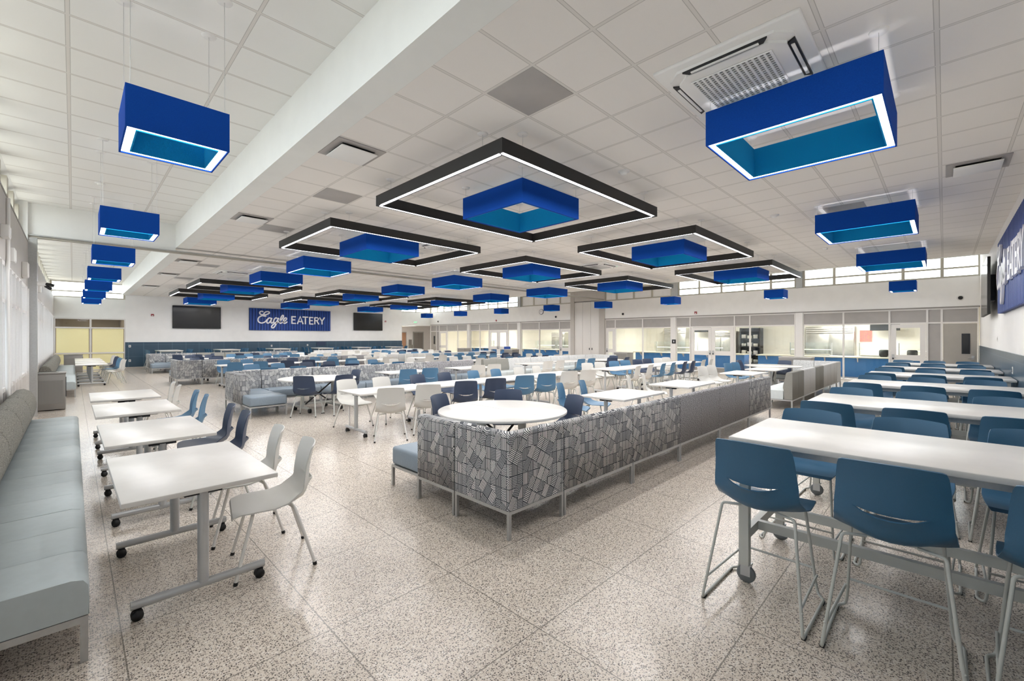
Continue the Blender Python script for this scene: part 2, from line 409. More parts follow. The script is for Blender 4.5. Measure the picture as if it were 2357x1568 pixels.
# right wall
struct('wall_right', MB().box(-1.2, XS+.2, YR-.15, YR, 1.38, ZH+.1), 'wall')
struct('trim_6', MB().box(-1.2, XS+.2, YR-.13, YR+.02, .1, 1.38), 'wains')
struct('baseboard_right', MB().box(-1.2, XS+.2, YR-.12, YR+.03, 0, .1), 'base')

def clerestory(name, axis, at, splits, z0, z1, zr, depth=.08, solid=None):
    """window band: frame, one pane child per light; splits = positions of mullions along the wall"""
    fr = MB(); a0, a1 = splits[0], splits[-1]
    def bx(b, u0, u1, w0, w1, za, zb, mt=None):
        if axis == 'y': b.box(at+w0, at+w1, u0, u1, za, zb, mt)   # wall plane X=at
        else: b.box(u0, u1, at+w0, at+w1, za, zb, mt)
    bx(fr, a0, a1, 0, depth, z0, z0+.06); bx(fr, a0, a1, 0, depth, z1-.05, z1); bx(fr, a0, a1, .01, depth-.01, zr, zr+.06)
    for u in splits: bx(fr, u-.045, u+.045, -.005, depth+.005, z0, z1)
    o = struct(name, fr, 'frame_tan')
    for i in range(len(splits)-1):
        p = MB(); bx(p, splits[i]+.03, splits[i+1]-.03, depth*.45, depth*.55, z0+.03, z1-.03)
        p.build('pane', solid or 'glass', o)
    return o
WN = [0]
def wname(): WN[0] += 1; return 'window_%d' % WN[0]
# serving wall clerestory
Z0, Z1, ZR = 3.68, 4.42, 3.98
clerestory(wname(), 'y', XS+.02, [-.83, .06, 1.06, 2.07, 3.07, 4.08], Z0, Z1, ZR)
clerestory(wname(), 'y', XS+.02, [4.36, 5.27, 6.30, 7.29, 8.30, 9.30], Z0, Z1, ZR)
clerestory('trim_7', 'y', XS+.02, [9.66, 10.7, 11.74, 12.78, 13.5], Z0, Z1, Z1-.1, solid='wall')
clerestory('trim_8', 'y', XS+.02, [15.85, 16.72, 17.78, 18.88, 19.95], Z0, Z1, Z1-.1, solid='wall')
clerestory(wname(), 'y', XS+.02, [20.3, 21.3, 22.3, 23.3, 24.3, 25.3], Z0, Z1, ZR)
clerestory(wname(), 'y', XS+.02, [25.6, 26.6, 27.6, 28.6, 29.5, 30.4], Z0, Z1, ZR)
clerestory(wname(), 'x', YF+.02, [18.25, 19.6, 21.0], 3.66, 4.40, 3.96)
clerestory(wname(), 'x', YF+.02, [XL-.1, BX0+.1], 3.62, 4.42, 3.90)
# serving wall bulkhead
m = MB()
m.box(XS, XS+.12, YR, 13.5, 2.70, Z0, 'wall'); m.box(XS, XS+.12, 15.85, YF, 2.70, Z0, 'wall')
m.box(XS, XS+.12, YR, 13.5, Z1, ZH+.1, 'wall'); m.box(XS, XS+.12, 15.85, YF, Z1, ZH+.1, 'wall')
struct('wall_serving', m, None)
m = MB(); m.box(XS-.03, XS+.13, YR, 13.5, 2.66, 2.70, 'sill_grey'); m.box(XS-.03, XS+.13, 15.85, YF, 2.66, 2.70, 'sill_grey')
struct('trim_9', m, None)
# columns
for k, (y0, y1, mt, z0, z1) in enumerate([(4.1, 4.36, 'frame_white', 0, 2.66), (9.42, 9.68, 'frame_white', 0, 2.66), (13.5, 13.86, 'wall_grey', 0, ZH), (15.6, 15.87, 'wall_grey', 0, ZH),
        (20.02, 20.3, 'frame_white', 0, 2.66), (25.28, 25.58, 'frame_white', 0, 2.66), (4.12, 4.34, 'alu', Z0, Z1), (9.33, 9.64, 'alu', Z0, Z1), (20.0, 20.28, 'alu', Z0, Z1), (25.34, 25.58, 'alu', Z0, Z1)]):
    struct('trim_%d' % (10+k), MB().box(XS-.06, XS+.16, y0, y1, z0, z1), mt)
# folded partition panels in the pocket
for k in range(3):
    y0 = 13.88+k*.58
    o = MB().rbox(XS-.02+.01*k, XS+.08, y0, y0+.56, .02, 3.70, .006).build('partition_panel', 'frame_white')
    tag(o, 'tall white folding wall panel in the pocket, %s from the camera side' % ORD[k], 'wall panel', 'folded partition panels')
    if k < 2: MB().box(XS-.035, XS-.02+.01*k, y0+(.46 if k == 0 else .06), y0+(.50 if k == 0 else .10), .93, 1.05).build('pull_handle', 'bracket', o)
struct('wall_pocket', MB().box(XS+.1, XS+.2, 13.8, 15.7, 0, ZH+.1).box(XS-.02, XS+.1, 13.86, 15.62, 3.76, ZH), 'wall_grey')

# ------------------------------------------------------------------ serving wall glazing bays
def mull(b, y, w=.06, z0=0, z1=2.66): b.box(XS, XS+.09, y-w/2, y+w/2, z0, z1)
DN = [0]
def dname(): DN[0] += 1; return 'door_%d' % DN[0]
def glaze(y0, y1, kind):
    """one bay of the storefront between two posts: fixed glass, door(s) or grey panel, with a grey transom panel above"""
    f = MB(); w_ = .055
    f.box(XS, XS+.09, y0, y0+w_/2, 0, 2.66); f.box(XS, XS+.09, y1-w_/2, y1, 0, 2.66)
    f.box(XS+.001, XS+.089, y0+w_/2, y1-w_/2, 2.61, 2.659); f.box(XS+.001, XS+.089, y0+w_/2, y1-w_/2, 2.13, 2.18)
    if kind == 'glass': f.box(XS+.001, XS+.089, y0+w_/2, y1-w_/2, 0, .06)
    nm = wname() if kind in ('glass', 'panel') else dname()
    o = struct(nm, f, 'frame_white')
    MB().box(XS+.04, XS+.05, y0+w_/2, y1-w_/2, 2.18, 2.61).build('transom_panel', 'panel_grey', o)
    if kind == 'glass': MB().box(XS+.042, XS+.048, y0+w_/2, y1-w_/2, .06, 2.13).build('pane', 'glass', o)
    if kind == 'panel': MB().box(XS+.04, XS+.05, y0+w_/2, y1-w_/2, .02, 2.13).build('panel', 'panel_grey', o)
    leaves = []
    if kind == 'double': ym = (y0+y1)/2; leaves = [(y0+.04, ym-.004, 1), (ym+.004, y1-.04, -1)]
    if kind == 'door': leaves = [(y0+.035, y1-.035, 1)]
    if kind == 'solid': leaves = [(y0+.035, y1-.035, 0)]
    for (a, b_, hs) in leaves:
        d = MB()
        if kind == 'solid':
            d.box(XS+.02, XS+.065, a, b_, .01, 2.12)
            lf = d.build('door_leaf', 'door_grey', o)
            yy = a+.16 if y0 < 5 else a+.16
            MB().box(XS+.01, XS+.075, yy, yy+.2, 1.10, 1.78, 'bracket').box(XS+.005, XS+.08, yy+.03, yy+.17, 1.14, 1.74, 'screen').build('vision_window', None, lf)
            MB().box(XS+.0, XS+.02, a+.06, a+.13, .92, 1.04, 'silver').tube([(XS+.0, a+.09, .96), (XS-.05, a+.09, .96), (XS-.05, a+.22, .96)], .011, 8, 'silver', .02).build('door_handle', None, lf)
            continue
        st = .15
        d.box(XS+.02, XS+.065, a, a+st, .01, 2.12); d.box(XS+.02, XS+.065, b_-st, b_, .01, 2.12)
        d.box(XS+.02, XS+.065, a+st, b_-st, 1.99, 2.12); d.box(XS+.02, XS+.065, a+st, b_-st, .82, 1.02); d.box(XS+.02, XS+.065, a+st, b_-st, .01, .26)
        lf = d.build('door_leaf', 'frame_white', o)
        MB().box(XS+.04, XS+.046, a+st, b_-st, .26, .82).box(XS+.04, XS+.046, a+st, b_-st, 1.02, 1.99).build('pane', 'glass', lf)
        hy = b_-.1 if hs > 0 else a+.03
        MB().box(XS+.0, XS+.02, hy, hy+.07, .84, 1.04, 'alu').box(XS-.01, XS, hy+.015, hy+.055, .86, .92, 'bracket').tube([(XS+.0, hy+.03, .93), (XS-.05, hy+.03, .93), (XS-.05, hy-.08*hs+.03, .93)], .01, 8, 'silver', .02).build('door_handle', None, lf)
        MB().box(XS+.012, XS+.02, a+.01, b_-.01, .02, .24).build('kick_plate', 'sill_grey', lf)
for y0, y1, k in [(-.80, .07, 'solid'), (.07, .43, 'panel'), (.43, 1.43, 'door'), (1.43, 2.78, 'glass'), (2.78, 4.10, 'glass'),
                  (4.38, 6.09, 'glass'), (6.09, 6.72, 'glass'), (6.72, 8.73, 'double'), (8.73, 9.42, 'glass'),
                  (9.68, 11.22, 'glass'), (11.22, 12.85, 'glass'), (12.85, 13.48, 'door'),
                  (15.9, 16.75, 'door'), (16.75, 18.4, 'glass'), (18.4, 20.0, 'glass'), (20.32, 21.25, 'glass'), (21.25, 23.2, 'double'), (23.2, 24.2, 'glass'), (24.2, 25.26, 'glass'),
                  (25.6, 26.8, 'glass'), (26.8, 28.15, 'glass'), (28.15, 29.2, 'door'), (29.2, 29.6, 'panel'), (29.6, 30.38, 'solid')]:
    glaze(y0, y1, k)

# ------------------------------------------------------------------ kitchen behind the glass
KX = 25.6
m = MB(); m.box(KX, KX+.1, -.9, 30.5, 0, 3.0)
m.box(XS+.12, KX, 13.4, 13.5, 0, 3.0); m.box(XS+.12, KX, 15.9, 16.0, 0, 3.0); m.box(XS+.12, KX, -.95, -.83, 0, 3.0); m.box(XS+.12, KX, 30.42, 30.5, 0, 3.0)
struct('wall_kitchen', m, 'kitchen_wall')
struct('ceiling_kitchen', MB().box(XS+.14, KX+.1, -.95, 30.5, 2.72, 2.8), 'ceil_left')
def counter(y0, y1, label):
    t = thing('serving_counter', (22.95, y0, 0), 0, label, 'counter', 'blue serving counters')
    MB().box(0, .7, 0, y1-y0, 0, .80).build('counter_body', 'counter_blue', t)
    MB().rbox(-.28, .8, -.02, y1-y0+.02, .80, .85, .01).build('counter_top', 'counter_top', t)
    k = int((y1-y0)/1.0)
    for i in range(k):
        y = .5+i*(y1-y0-.9)/max(1, k-1)
        MB().prism([(-.24, .80), (0, .80), (0, .62), (-.02, .62)], y, y+.03).build('shelf_bracket', 'white_metal', t)
    MB().box(.02, .68, .02, y1-y0-.02, .0, .04).build('plinth', 'rubber', t)
counter(-.2, 6.3, 'blue serving counter with pale worktop behind the glass nearest the right wall')
counter(6.9, 12.7, 'blue serving counter behind the double doors and the middle glass bays')
counter(16.9, 23.0, 'blue serving counter behind the glass left of the folded white partition')
counter(23.4, 27.4, 'blue serving counter at the far end of the glass front')
def guard(y0, y1, x=23.35, h=1.42, n=0):
    t = thing('sneeze_guard', (x, y0, .86), 0, 'glass sneeze guard with lit shelf on the serving counter, %s from the right wall' % ORD[n], 'food guard', 'sneeze guards on the serving counters')
    L = y1-y0
    for y in (0, L): MB().tube([(0, y, 0), (0, y, h-.86)], .018, 8).build('post', 'silver', t)
    MB().box(-.25, .25, 0, L, h-.87, h-.86).build('top_shelf', 'glass', t)
    MB().box(-.25, .25, 0, L, .27, .28).build('lower_shelf', 'glass', t)
    MB().box(-.03, .03, .03, L-.03, .24, .262).build('light_bar', 'led_soft', t)
    MB().box(-.30, -.295, .02, L-.02, .10, h-.88).build('front_pane', 'glass', t)
    MB().box(-.2, .25, .05, L-.05, 0, .05).build('food_well', 'steel', t)
M['led_soft'] = emis('soft_led', '#FFF8E6', 3.0)
for n, (a, b) in enumerate([(.3, 1.3), (1.5, 2.55), (3.5, 5.05), (8.0, 9.3), (9.6, 11.6), (17.3, 18.8), (19.0, 20.6), (23.8, 25.2)]): guard(a, b, n=n)
def fridge(y0, y1, z1, label, x=24.9):
    t = thing('steel_cabinet', (x, y0, 0), 0, label, 'refrigerator', 'stainless kitchen units'); L = y1-y0
    MB().rbox(0, .65, 0, L, .1, z1, .01).build('body', 'steel', t)
    for i in range(2):
        d = MB().rbox(-.03, 0, .02+i*L/2, L/2-.02+i*L/2, .2, z1-.35, .008).build('door', 'steel', t)
        MB().tube([(-.06, L/2-.08+i*.16, .9), (-.06, L/2-.08+i*.16, 1.3)], .01, 6).build('handle', 'silver', d)
    for i in range(3): MB().box(-.05, 0, .02, L-.02, z1-.3+i*.09, z1-.25+i*.09).build('louvre', 'sill_grey', t)
    MB().box(.03, .6, .03, L-.03, 0, .1).build('plinth', 'rubber', t)
fridge(2.9, 4.75, 2.16, 'wide stainless hood cabinet behind the glass beside the pink poster')
fridge(8.0, 9.3, 2.0, 'stainless refrigerator seen through the glazed double doors')
fridge(10.6, 11.9, 2.2, 'tall stainless refrigerator behind the sneeze guard, under no screen')
fridge(19.4, 20.6, 2.0, 'stainless refrigerator behind the glass left of the wall clock')
def shelving(y0, y1, label):
    t = thing('storage_rack', (25.0, y0, 0), 0, label, 'shelf', 'dark storage racks'); L = y1-y0
    MB().box(.5, .55, 0, L, 0, 2.15).build('back_panel', 'dark_room', t)
    for i in range(5): MB().box(0, .5, 0, L, .3+i*.42, .33+i*.42).build('shelf', 'bracket', t)
    for y in (0, L-.04): MB().box(0, .5, y, y+.04, 0, 2.15).build('side_panel', 'dark_room', t)
    for i in range(4):
        for j in range(3):
            y = .12+j*(L-.3)/2.4
            o = MB().rbox(25.05, 25.35, y0+y, y0+y+.22, .335+i*.42, .335+i*.42+.16+.05*((i+j) % 2), .02).build('storage_tub', ['steel', 'frame_tan', 'panel_grey'][(i*2+j) % 3])
            tag(o, 'small grey or tan tub stored on the dark rack behind the glass', 'tub', 'tubs on the dark kitchen racks')
shelving(6.76, 7.75, 'dark open rack of kitchenware behind the glass right of the double doors')
shelving(17.4, 18.2, 'dark open rack behind the glass left of the folded partition')
t = thing('wall_poster', (KX-.01, 2.32, 0), 0, 'square pink and purple poster on the kitchen back wall', 'poster')
MB().box(-.015, 0, 0, .47, 1.44, 1.99).build('backing', 'frame_white', t); MB().box(-.02, -.015, .015, .455, 1.455, 1.975).build('print', 'pink', t)
for y, lb in ((1.35, 'black menu screen hung over the kitchen beside the white glazed door'), (9.2, 'black menu screen hung high behind the glass, right of the tall refrigerator')):
    t = thing('menu_screen', (24.9, y, 1.95), 0, lb, 'screen', 'menu screens in the kitchen')
    MB().rbox(0, .05, 0, 1.0, 0, .36, .01).build('housing', 'black', t); MB().box(-.003, 0, .02, .98, .02, .34).build('display', 'screen', t)
    MB().box(.05, .64, .45, .55, .12, .22).build('bracket', 'bracket', t)
for y, lb in ((.9, 'round black pot drying at the right end of the kitchen counter'), (1.75, 'round black pot on the kitchen counter left of its twin')):
    o = MB().lathe([(0, 0), (.14, 0), (.16, .05), (.16, .26), (.12, .3), (0, .3)], 20).build('black_dispenser', 'rubber', loc=(23.5, y-.2, 1.15)); o.location = (23.25, y, .851); tag(o, lb, 'pot', 'black pots on the counter')
def area(name, loc, sx, sy, power, col=(1, .985, .965), rot=(0, 0, 0), parent=None, spread=PI):
    l = bpy.data.lights.new(name, 'AREA'); l.shape = 'RECTANGLE'; l.size = sx; l.size_y = sy; l.energy = power; l.color = col; l.spread = spread
    o = bpy.data.objects.new(name, l); C.objects.link(o); o.location = loc; o.rotation_euler = rot
    if parent: o.parent = parent
    return o
for n, y in enumerate((3.0, 10.0, 19.5, 26.5)):
    t = thing('kitchen_light', (23.6, y, 2.70), 0, 'flat white ceiling light in the kitchen, %s from the right wall' % ORD[n], 'ceiling light', 'kitchen ceiling lights')
    MB().box(-.6, .6, -1.2, 1.2, -.03, .018).build('housing', 'white_metal', t); MB().box(-.56, .56, -1.16, 1.16, -.034, -.03).build('diffuser', 'led_soft', t)
    area('lamp', (0, 0, -.05), 1.2, 2.4, K_KITCHEN*(.8 if n < 2 else .6), (1, .97, .91), parent=t)

# ------------------------------------------------------------------ corridor past the far right corner
m = MB(); m.box(18.3, 26.0, 36.0, 36.15, 0, 2.8, 'wall'); m.box(25.9, 26.0, YF+.15, 36, 0, 2.8, 'wall'); m.box(XS+.14, 25.9, YF+.15, YF+.25, 0, 2.8, 'wall')
struct('wall_corridor', m, None); struct('ceiling_corridor', MB().box(18.2, 26.1, YF+.15, 36.2, 2.7, 2.8), 'ceil_left')
t = thing('elevator_door', (22.9, 35.98, 0), 0, 'pair of dark grey lift doors at the end of the corridor', 'elevator')
for k in (0, 1): MB().box(k*.52, k*.52+.5, -.03, 0, 0, 2.1).build('door_leaf', 'sill_grey', t)
MB().box(-.08, 0, -.05, 0, 0, 2.2).box(1.02, 1.1, -.05, 0, 0, 2.2).box(0, 1.02, -.05, 0, 2.1, 2.2).build('door_frame', 'alu', t)
t = thing('drinking_fountain', (22.3, 35.62, 0), 0, 'grey drinking fountain on the corridor end wall', 'fountain')
MB().rbox(0, .34, 0, .3, .55, .95, .03).build('basin', 'steel', t); MB().rbox(.02, .32, .2, .3, .95, 1.45, .02).build('bottle_filler', 'sill_grey', t)
t = thing('corridor_light', (20.6, 33.2, 2.69), 0, 'bright strip light on the corridor ceiling', 'ceiling light')
MB().box(-.15, .15, -1.1, 1.1, -.04, .008).build('housing', 'white_metal', t); MB().box(-.13, .13, -1.08, 1.08, -.045, -.04).build('diffuser', 'led_soft', t)
area('lamp', (0, 0, -.06), .3, 2.2, 60, parent=t)
t = thing('hall_door', (21.55, 35.99, 0), 0, 'light brown door at the left of the corridor end wall', 'door')
MB().box(0, .5, -.04, 0, 0, 2.1).build('door_leaf', 'wood', t); MB().box(-.06, 0, -.05, 0, 0, 2.16).box(.5, .56, -.05, 0, 0, 2.16).box(0, .5, -.05, 0, 2.1, 2.16).build('door_frame', 'alu', t); MB().box(.06, .12, -.07, -.04, .95, 1.05).build('door_handle', 'silver', t)
t = thing('exit_sign', (19.5, YF-.01, 2.88), 0, 'small green lit exit sign above the corridor opening', 'sign')
MB().rbox(-.19, .19, -.03, .01, -.1, .1, .01).build('housing', 'white_metal', t)
def strokes(mb, segs, wid, d0, d1, plane):
    """flat-ended ribbons with thickness; plane maps (u, v, d) to xyz"""
    for si, sg in enumerate(segs):
        n = len(sg); L = []; R = []; d1 = d1+(.0009 if d1 > 0 else -.0004)
        for i, (u, v) in enumerate(sg):
            a = sg[max(0, i-1)]; b = sg[min(n-1, i+1)]; dx, dy = b[0]-a[0], b[1]-a[1]; q = math.hypot(dx, dy) or 1
            ww = wid[i] if isinstance(wid, list) else wid
            L.append((u-dy/q*ww/2, v+dx/q*ww/2)); R.append((u+dy/q*ww/2, v-dx/q*ww/2))
        vs = [plane(*p, d0) for p in L+R]+[plane(*p, d1) for p in L+R]; fs = []
        for i in range(n-1):
            fs += [(i, i+1, n+i+1, n+i), (2*n+i, 3*n+i, 3*n+i+1, 2*n+i+1), (i, 2*n+i, 2*n+i+1, i+1), (n+i, n+i+1, 3*n+i+1, 3*n+i)]
        fs += [(0, n, 3*n, 2*n), (n-1, 3*n-1, 4*n-1, 2*n-1)]
        mb.add(vs, fs, False)
EXITS = [[(0, 0), (0, 1), (.55, 1)], [(0, .5), (.45, .5)], [(0, 0), (.55, 0)], [(.8, 0), (1.35, 1)], [(.8, 1), (1.35, 0)], [(1.7, 0), (1.7, 1)], [(2.0, 1), (2.7, 1)], [(2.35, 1), (2.35, 0)]]
mm = MB(); strokes(mm, [[(-.13+u*.1, -.05+v*.1) for u, v in s_] for s_ in EXITS], .022, 0, -.004, lambda u, v, d: (u, -.03+d, v)); mm.build('letters', 'exit_g', t)
for px_, nm in ((18.95, 'a'),):
    pass

# ------------------------------------------------------------------ far left glazed screen (below the left clerestory)
for (x0, x1) in ((XL+.02, .62), (.62, BX0+.12)):
    f = MB()
    for x in (x0, x1-.035): f.box(x, x+.035, YF, YF+.09, 0, 2.62)
    for z, h in ((2.56, .06), (2.10, .07), (.83, .07), (.30, .05), (0.0, .05)): f.box(x0+.035, x1-.035, YF+.001, YF+.089, z, z+h)
    o = struct(wname(), f, 'frame_white')
    MB().box(x0+.06, x1-.06, YF+.04, YF+.046, 2.17, 2.56).build('transom_pane', 'glass', o)
    MB().box(x0+.06, x1-.06, YF+.04, YF+.046, .9, 2.10).build('frosted_pane', 'frost', o)
    MB().box(x0+.06, x1-.06, YF+.04, YF+.046, .05, .83).build('lower_pane', 'frost', o)
m = MB(); m.box(-1.2, 2.0, 34.5, 34.6, 0, 3.0); m.box(-1.2, -1.1, YF+.15, 34.5, 0, 3.0); m.box(1.92, 2.0, YF+.15, 34.5, 0, 3.0)
struct('wall_back_room', m, 'brown'); struct('ceiling_back_room', MB().box(-1.2, 2.0, YF+.15, 34.6, 2.95, 3.0), 'brown')
t = thing('back_room_light', (.5, 32.2, 2.93), 0, 'pale ceiling light glimpsed over the frosted glass', 'ceiling light')
MB().box(-.6, .6, -.6, .6, -.04, .01).build('housing', 'white_metal', t); MB().box(-.55, .55, -.55, .55, -.045, -.04).build('diffuser', 'led_soft', t)
area('lamp', (0, 0, -.06), 1.1, 1.1, 16, (1, .95, .82), parent=t)

# ------------------------------------------------------------------ left window wall
m = MB()
m.box(XL-.3, XL, -1.0, YH-.1, 2.69, 3.62); m.box(XL-.3, XL, YH+.3, YF, 2.69, 3.62)
struct('wall_left', m, 'wall_grey')
struct('wall_left_top', MB().box(XL-.4, XL-.28, -1.0, YF, 4.36, ZH+.1), 'wall_cool')
struct('trim_20', MB().box(XL-.02, XL+.13, YH-.06, YH+.12, 0, 3.735), 'alu')                       # column at the track
struct('trim_21', MB().box(XL-.3, XL, YH-.1, YH+.3, 2.69, ZH), 'wall_cool')
def fins(y0, y1, step, nm, door=None):
    """deep white window frames: head, sills and fins reaching out to the glass line"""
    f = MB()
    for z, h in ((2.63, .06), (2.12, .05), (.90, .06), (0, .12)):
        f.box(XL-.32, XL, y0, y1, z, z+h)
    o = struct(wname(), f, 'frame_white')
    n = max(1, round((y1-y0)/step))
    for i in range(n+(1 if nm == 'e' else 0)):
        y = y0+i*(y1-y0)/n
        if door and door[0] < y < door[1]: continue
        MB().box(XL-.30, XL+.02, y-.022, y+.022, 0, 2.66).build('fin', 'frame_white', o)
    MB().box(XL-.3, XL-.29, y0, y1, .12, 2.63).build('pane', 'film', o)
    MB().box(XL-.30, XL-.285, y0, y1, .1, .9).build('spandrel', 'frame_white', o)
    return o
fins(-.9, 4.1, .62, 'l'); fins(4.1, 9.25, .62, 'l'); fins(9.25, YH-.1, .58, 'e', (11.7, 12.6)); fins(YH+.2, YF, .75, 'l')
def left_clere(y0, y1):
    f = MB(); x = XL-.34
    f.box(x, x+.06, y0, y1, 3.62, 3.67); f.box(x, x+.06, y0, y1, 4.31, 4.36)
    o = struct(wname(), f, 'frame_tan'); n = round((y1-y0)/1.1)
    for i in range(n+1):
        y = y0+i*(y1-y0)/n; MB().box(x-.02, x+.22, y-.12, y+.12, 3.62, 4.36).build('pier', 'frame_tan', o)
    MB().box(x+.02, x+.03, y0, y1, 3.67, 4.31).build('pane', 'glass', o)
left_clere(-.9, YH-.1); left_clere(YH+.3, YF)
struct('trim_22', MB().box(XL-.3, XL+.005, -1, YH-.1, 3.62, 3.655), 'sill_grey')
struct('trim_23', MB().prism([(XL-.35, 4.33), (XL-.12, 4.46), (XL-.35, 4.46)], -1, YH-.1), 'wall_cool')
# wall behind the camera at X=-1 for the corner by the right wall
struct('ground_outside', MB().box(-60, 80, -60, 120, -.3, -.12), 'asphalt')
t = thing('distant_building', (70, 6, 0), 0, 'pale office building with window grid seen through the high windows', 'building')
MB().box(0, 10, 0, 9, 0, 24).build('facade', 'wall_cool', t)
for i in range(4):
    for j in range(3): MB().box(-.1, 0, 1+i*2, 2.2+i*2, 13+j*2.6, 14.6+j*2.6).build('window', 'panel_grey', t)

# ------------------------------------------------------------------ pendants
def cables(t, pts, zt, zc):
    for (x, y) in pts:
        MB().tube([(x, y, zt), (x, y, zc)], .0022, 5).build('cable', 'cable', t)
        MB().lathe([(0, 0), (.055, 0), (.06, .01), (.06, .012)], 18, c=(x, y, zc-.012)).build('canopy', 'white_metal', t)
def pendant(nm, S_, H_, lit, zt, zc, label, cat, group, wall=.045):
    t = thing(nm, (0, 0, zt-H_), 0, label, cat, group); h = S_/2
    o = MB(); wl = .012
    for (a, b, c, d) in ((-h, h, -h, -h+wl), (-h, h, h-wl, h), (-h, -h+wl, -h+wl, h-wl), (h-wl, h, -h+wl, h-wl)): o.box(a, b, c, d, 0, H_)
    o.build('outer_shade', 'blue', t)
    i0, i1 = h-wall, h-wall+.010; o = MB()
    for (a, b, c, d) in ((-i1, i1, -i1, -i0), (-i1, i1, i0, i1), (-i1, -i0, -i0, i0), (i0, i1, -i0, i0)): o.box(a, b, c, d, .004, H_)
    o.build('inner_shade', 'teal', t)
    if lit:
        o = MB(); a0, a1 = h-wl, i1
        for (a, b, c, d) in ((-a0, a0, -a0, -a1), (-a0, a0, a1, a0), (-a0, -a1, -a1, a1), (a1, a0, -a1, a1)): o.box(a, b, c, d, .012, .03)
        o.build('light_strip', 'led', t)
    else:
        o = MB(); a0, a1 = h-wl, i1
        for (a, b, c, d) in ((-a0, a0, -a0, -a1), (-a0, a0, a1, a0), (-a0, -a1, -a1, a1), (a1, a0, -a1, a1)): o.box(a, b, c, d, .003, .012)
        o.build('bottom_trim', 'blue', t)
    cables(t, [(h-.03, h-.03), (-h+.03, h-.03), (h-.03, -h+.03), (-h+.03, -h+.03)], H_-.02, zc-(zt-H_))
    if lit:
        for (lx, ly, sx, sy) in ((0, -h+wall/2, S_, wall), (0, h-wall/2, S_, wall), (-h+wall/2, 0, wall, S_), (h-wall/2, 0, wall, S_)):
            pass
        area('lamp', (0, 0, -.004), S_, S_, K_PEND if S_ > 1 else K_SMALL, parent=t)
    return Proto(t)
ZT = 3.72
P_ring = pendant('pendant_light', 1.25, .31, True, ZT, ZM, '', 'pendant light', '', .075)
rows = [(.31, 'right wall row'), (11.5, 'row before the partition track'), (15.05, 'row past the partition track'), (27.3, 'row by the sign wall')]
cols = [(4.1, 'first'), (8.86, 'second'), (13.72, 'third')]
for y, rn in rows:
    for x, cn in cols:
        P_ring.put((x+.625, y+.625, ZT-.31), 0, 'blue square lit pendant, %s from the window side in %s' % (cn, rn), 'large lit blue pendants')
P_dead = pendant('blue_pendant', 1.22, .31, False, ZT, ZM, '', 'pendant', '', .05)
# black ring frames
def ring():
    t = thing('ring_light', (0, 0, ZT-.15), 0, '', 'ring light'); X, Y, wd, H_, q_ = 3.42, 2.66, .075, .15, .009
    o = MB()
    for (a, b, c, d) in ((0, X, 0, wd), (0, X, Y-wd, Y), (0, wd, wd, Y-wd), (X-wd, X, wd, Y-wd)): o.box(a, b, c, d, .016, H_)
    for (a, b, c, d) in ((0, X, 0, q_), (0, X, Y-q_, Y), (0, q_, q_, Y-q_), (X-q_, X, q_, Y-q_), (wd-q_, X-wd+q_, wd-q_, wd), (wd-q_, X-wd+q_, Y-wd, Y-wd+q_), (wd-q_, wd, wd, Y-wd), (X-wd, X-wd+q_, wd, Y-wd)): o.box(a, b, c, d, 0, .016)
    o.build('housing', 'black', t)
    e = .0095
    for (a, b, c, d) in ((.05, X-.05, e, wd-e), (.05, X-.05, Y-wd+e, Y-e), (e, wd-e, .09, Y-.09), (X-wd+e, X-e, .09, Y-.09)):
        MB().box(a, b, c, d, .007, .0159).build('light_strip', 'led', t)
    cables(t, [(.04, .35), (.35, .04), (X-.04, .35), (X-.35, .04), (.04, Y-.35), (X-.04, Y-.35)], H_, ZM-ZT+.15)
    for (cx, cy_, sx, sy) in ((X/2, wd/2, X, .06), (X/2, Y-wd/2, X, .06), (wd/2, Y/2, .06, Y), (X-wd/2, Y/2, .06, Y)):
        area('lamp', (cx, cy_, -.006), sx, sy, K_FRAME*(1 if sx > 1 else .8), parent=t)
    return Proto(t)
P_ringf = ring()
fx = [(3.12, 'left'), (8.05, 'middle'), (13.05, 'right')]; fy = [(3.24, 'front'), (7.5, 'second'), (18.45, 'third'), (22.85, 'rear')]
for y, yn in fy:
    for x, xn in fx:
        P_ringf.put((x, y, ZT-.15), 0, 'large black rectangular ring light, %s one in the %s row' % (xn, yn), 'black ring lights over the hall')
        P_dead.put((x+1.58, y+1.24, ZT-.31), 0, 'unlit blue square pendant inside the %s ring light of the %s row' % (xn, yn), 'unlit blue pendants inside the ring lights')
P_left = pendant('small_pendant_light', .655, .315, True, 3.515, ZH, '', 'pendant light', '', .075)
for k, y in enumerate((4.24, 8.43, 12.05, 15.8, 19.6, 23.6, 27.5)):
    P_left.put((.265+.33, y+.33, 3.2), 0, 'small blue lit pendant of the window side line, %s from camera' % ORD[k], 'small lit pendants along the window side')
P_right = pendant('small_pendant_light', .655, .315, True, 3.465, ZH, '', 'pendant light', '', .075)
for k, y in enumerate((.63, 4.27, 8.45, 12.0, 15.4, 19.5, 23.6, 27.7)):
    P_right.put((18.69+.33, y+.33, 3.15), 0, 'small blue lit pendant of the serving side line, %s from right wall' % ORD[k], 'small lit pendants along the serving side')

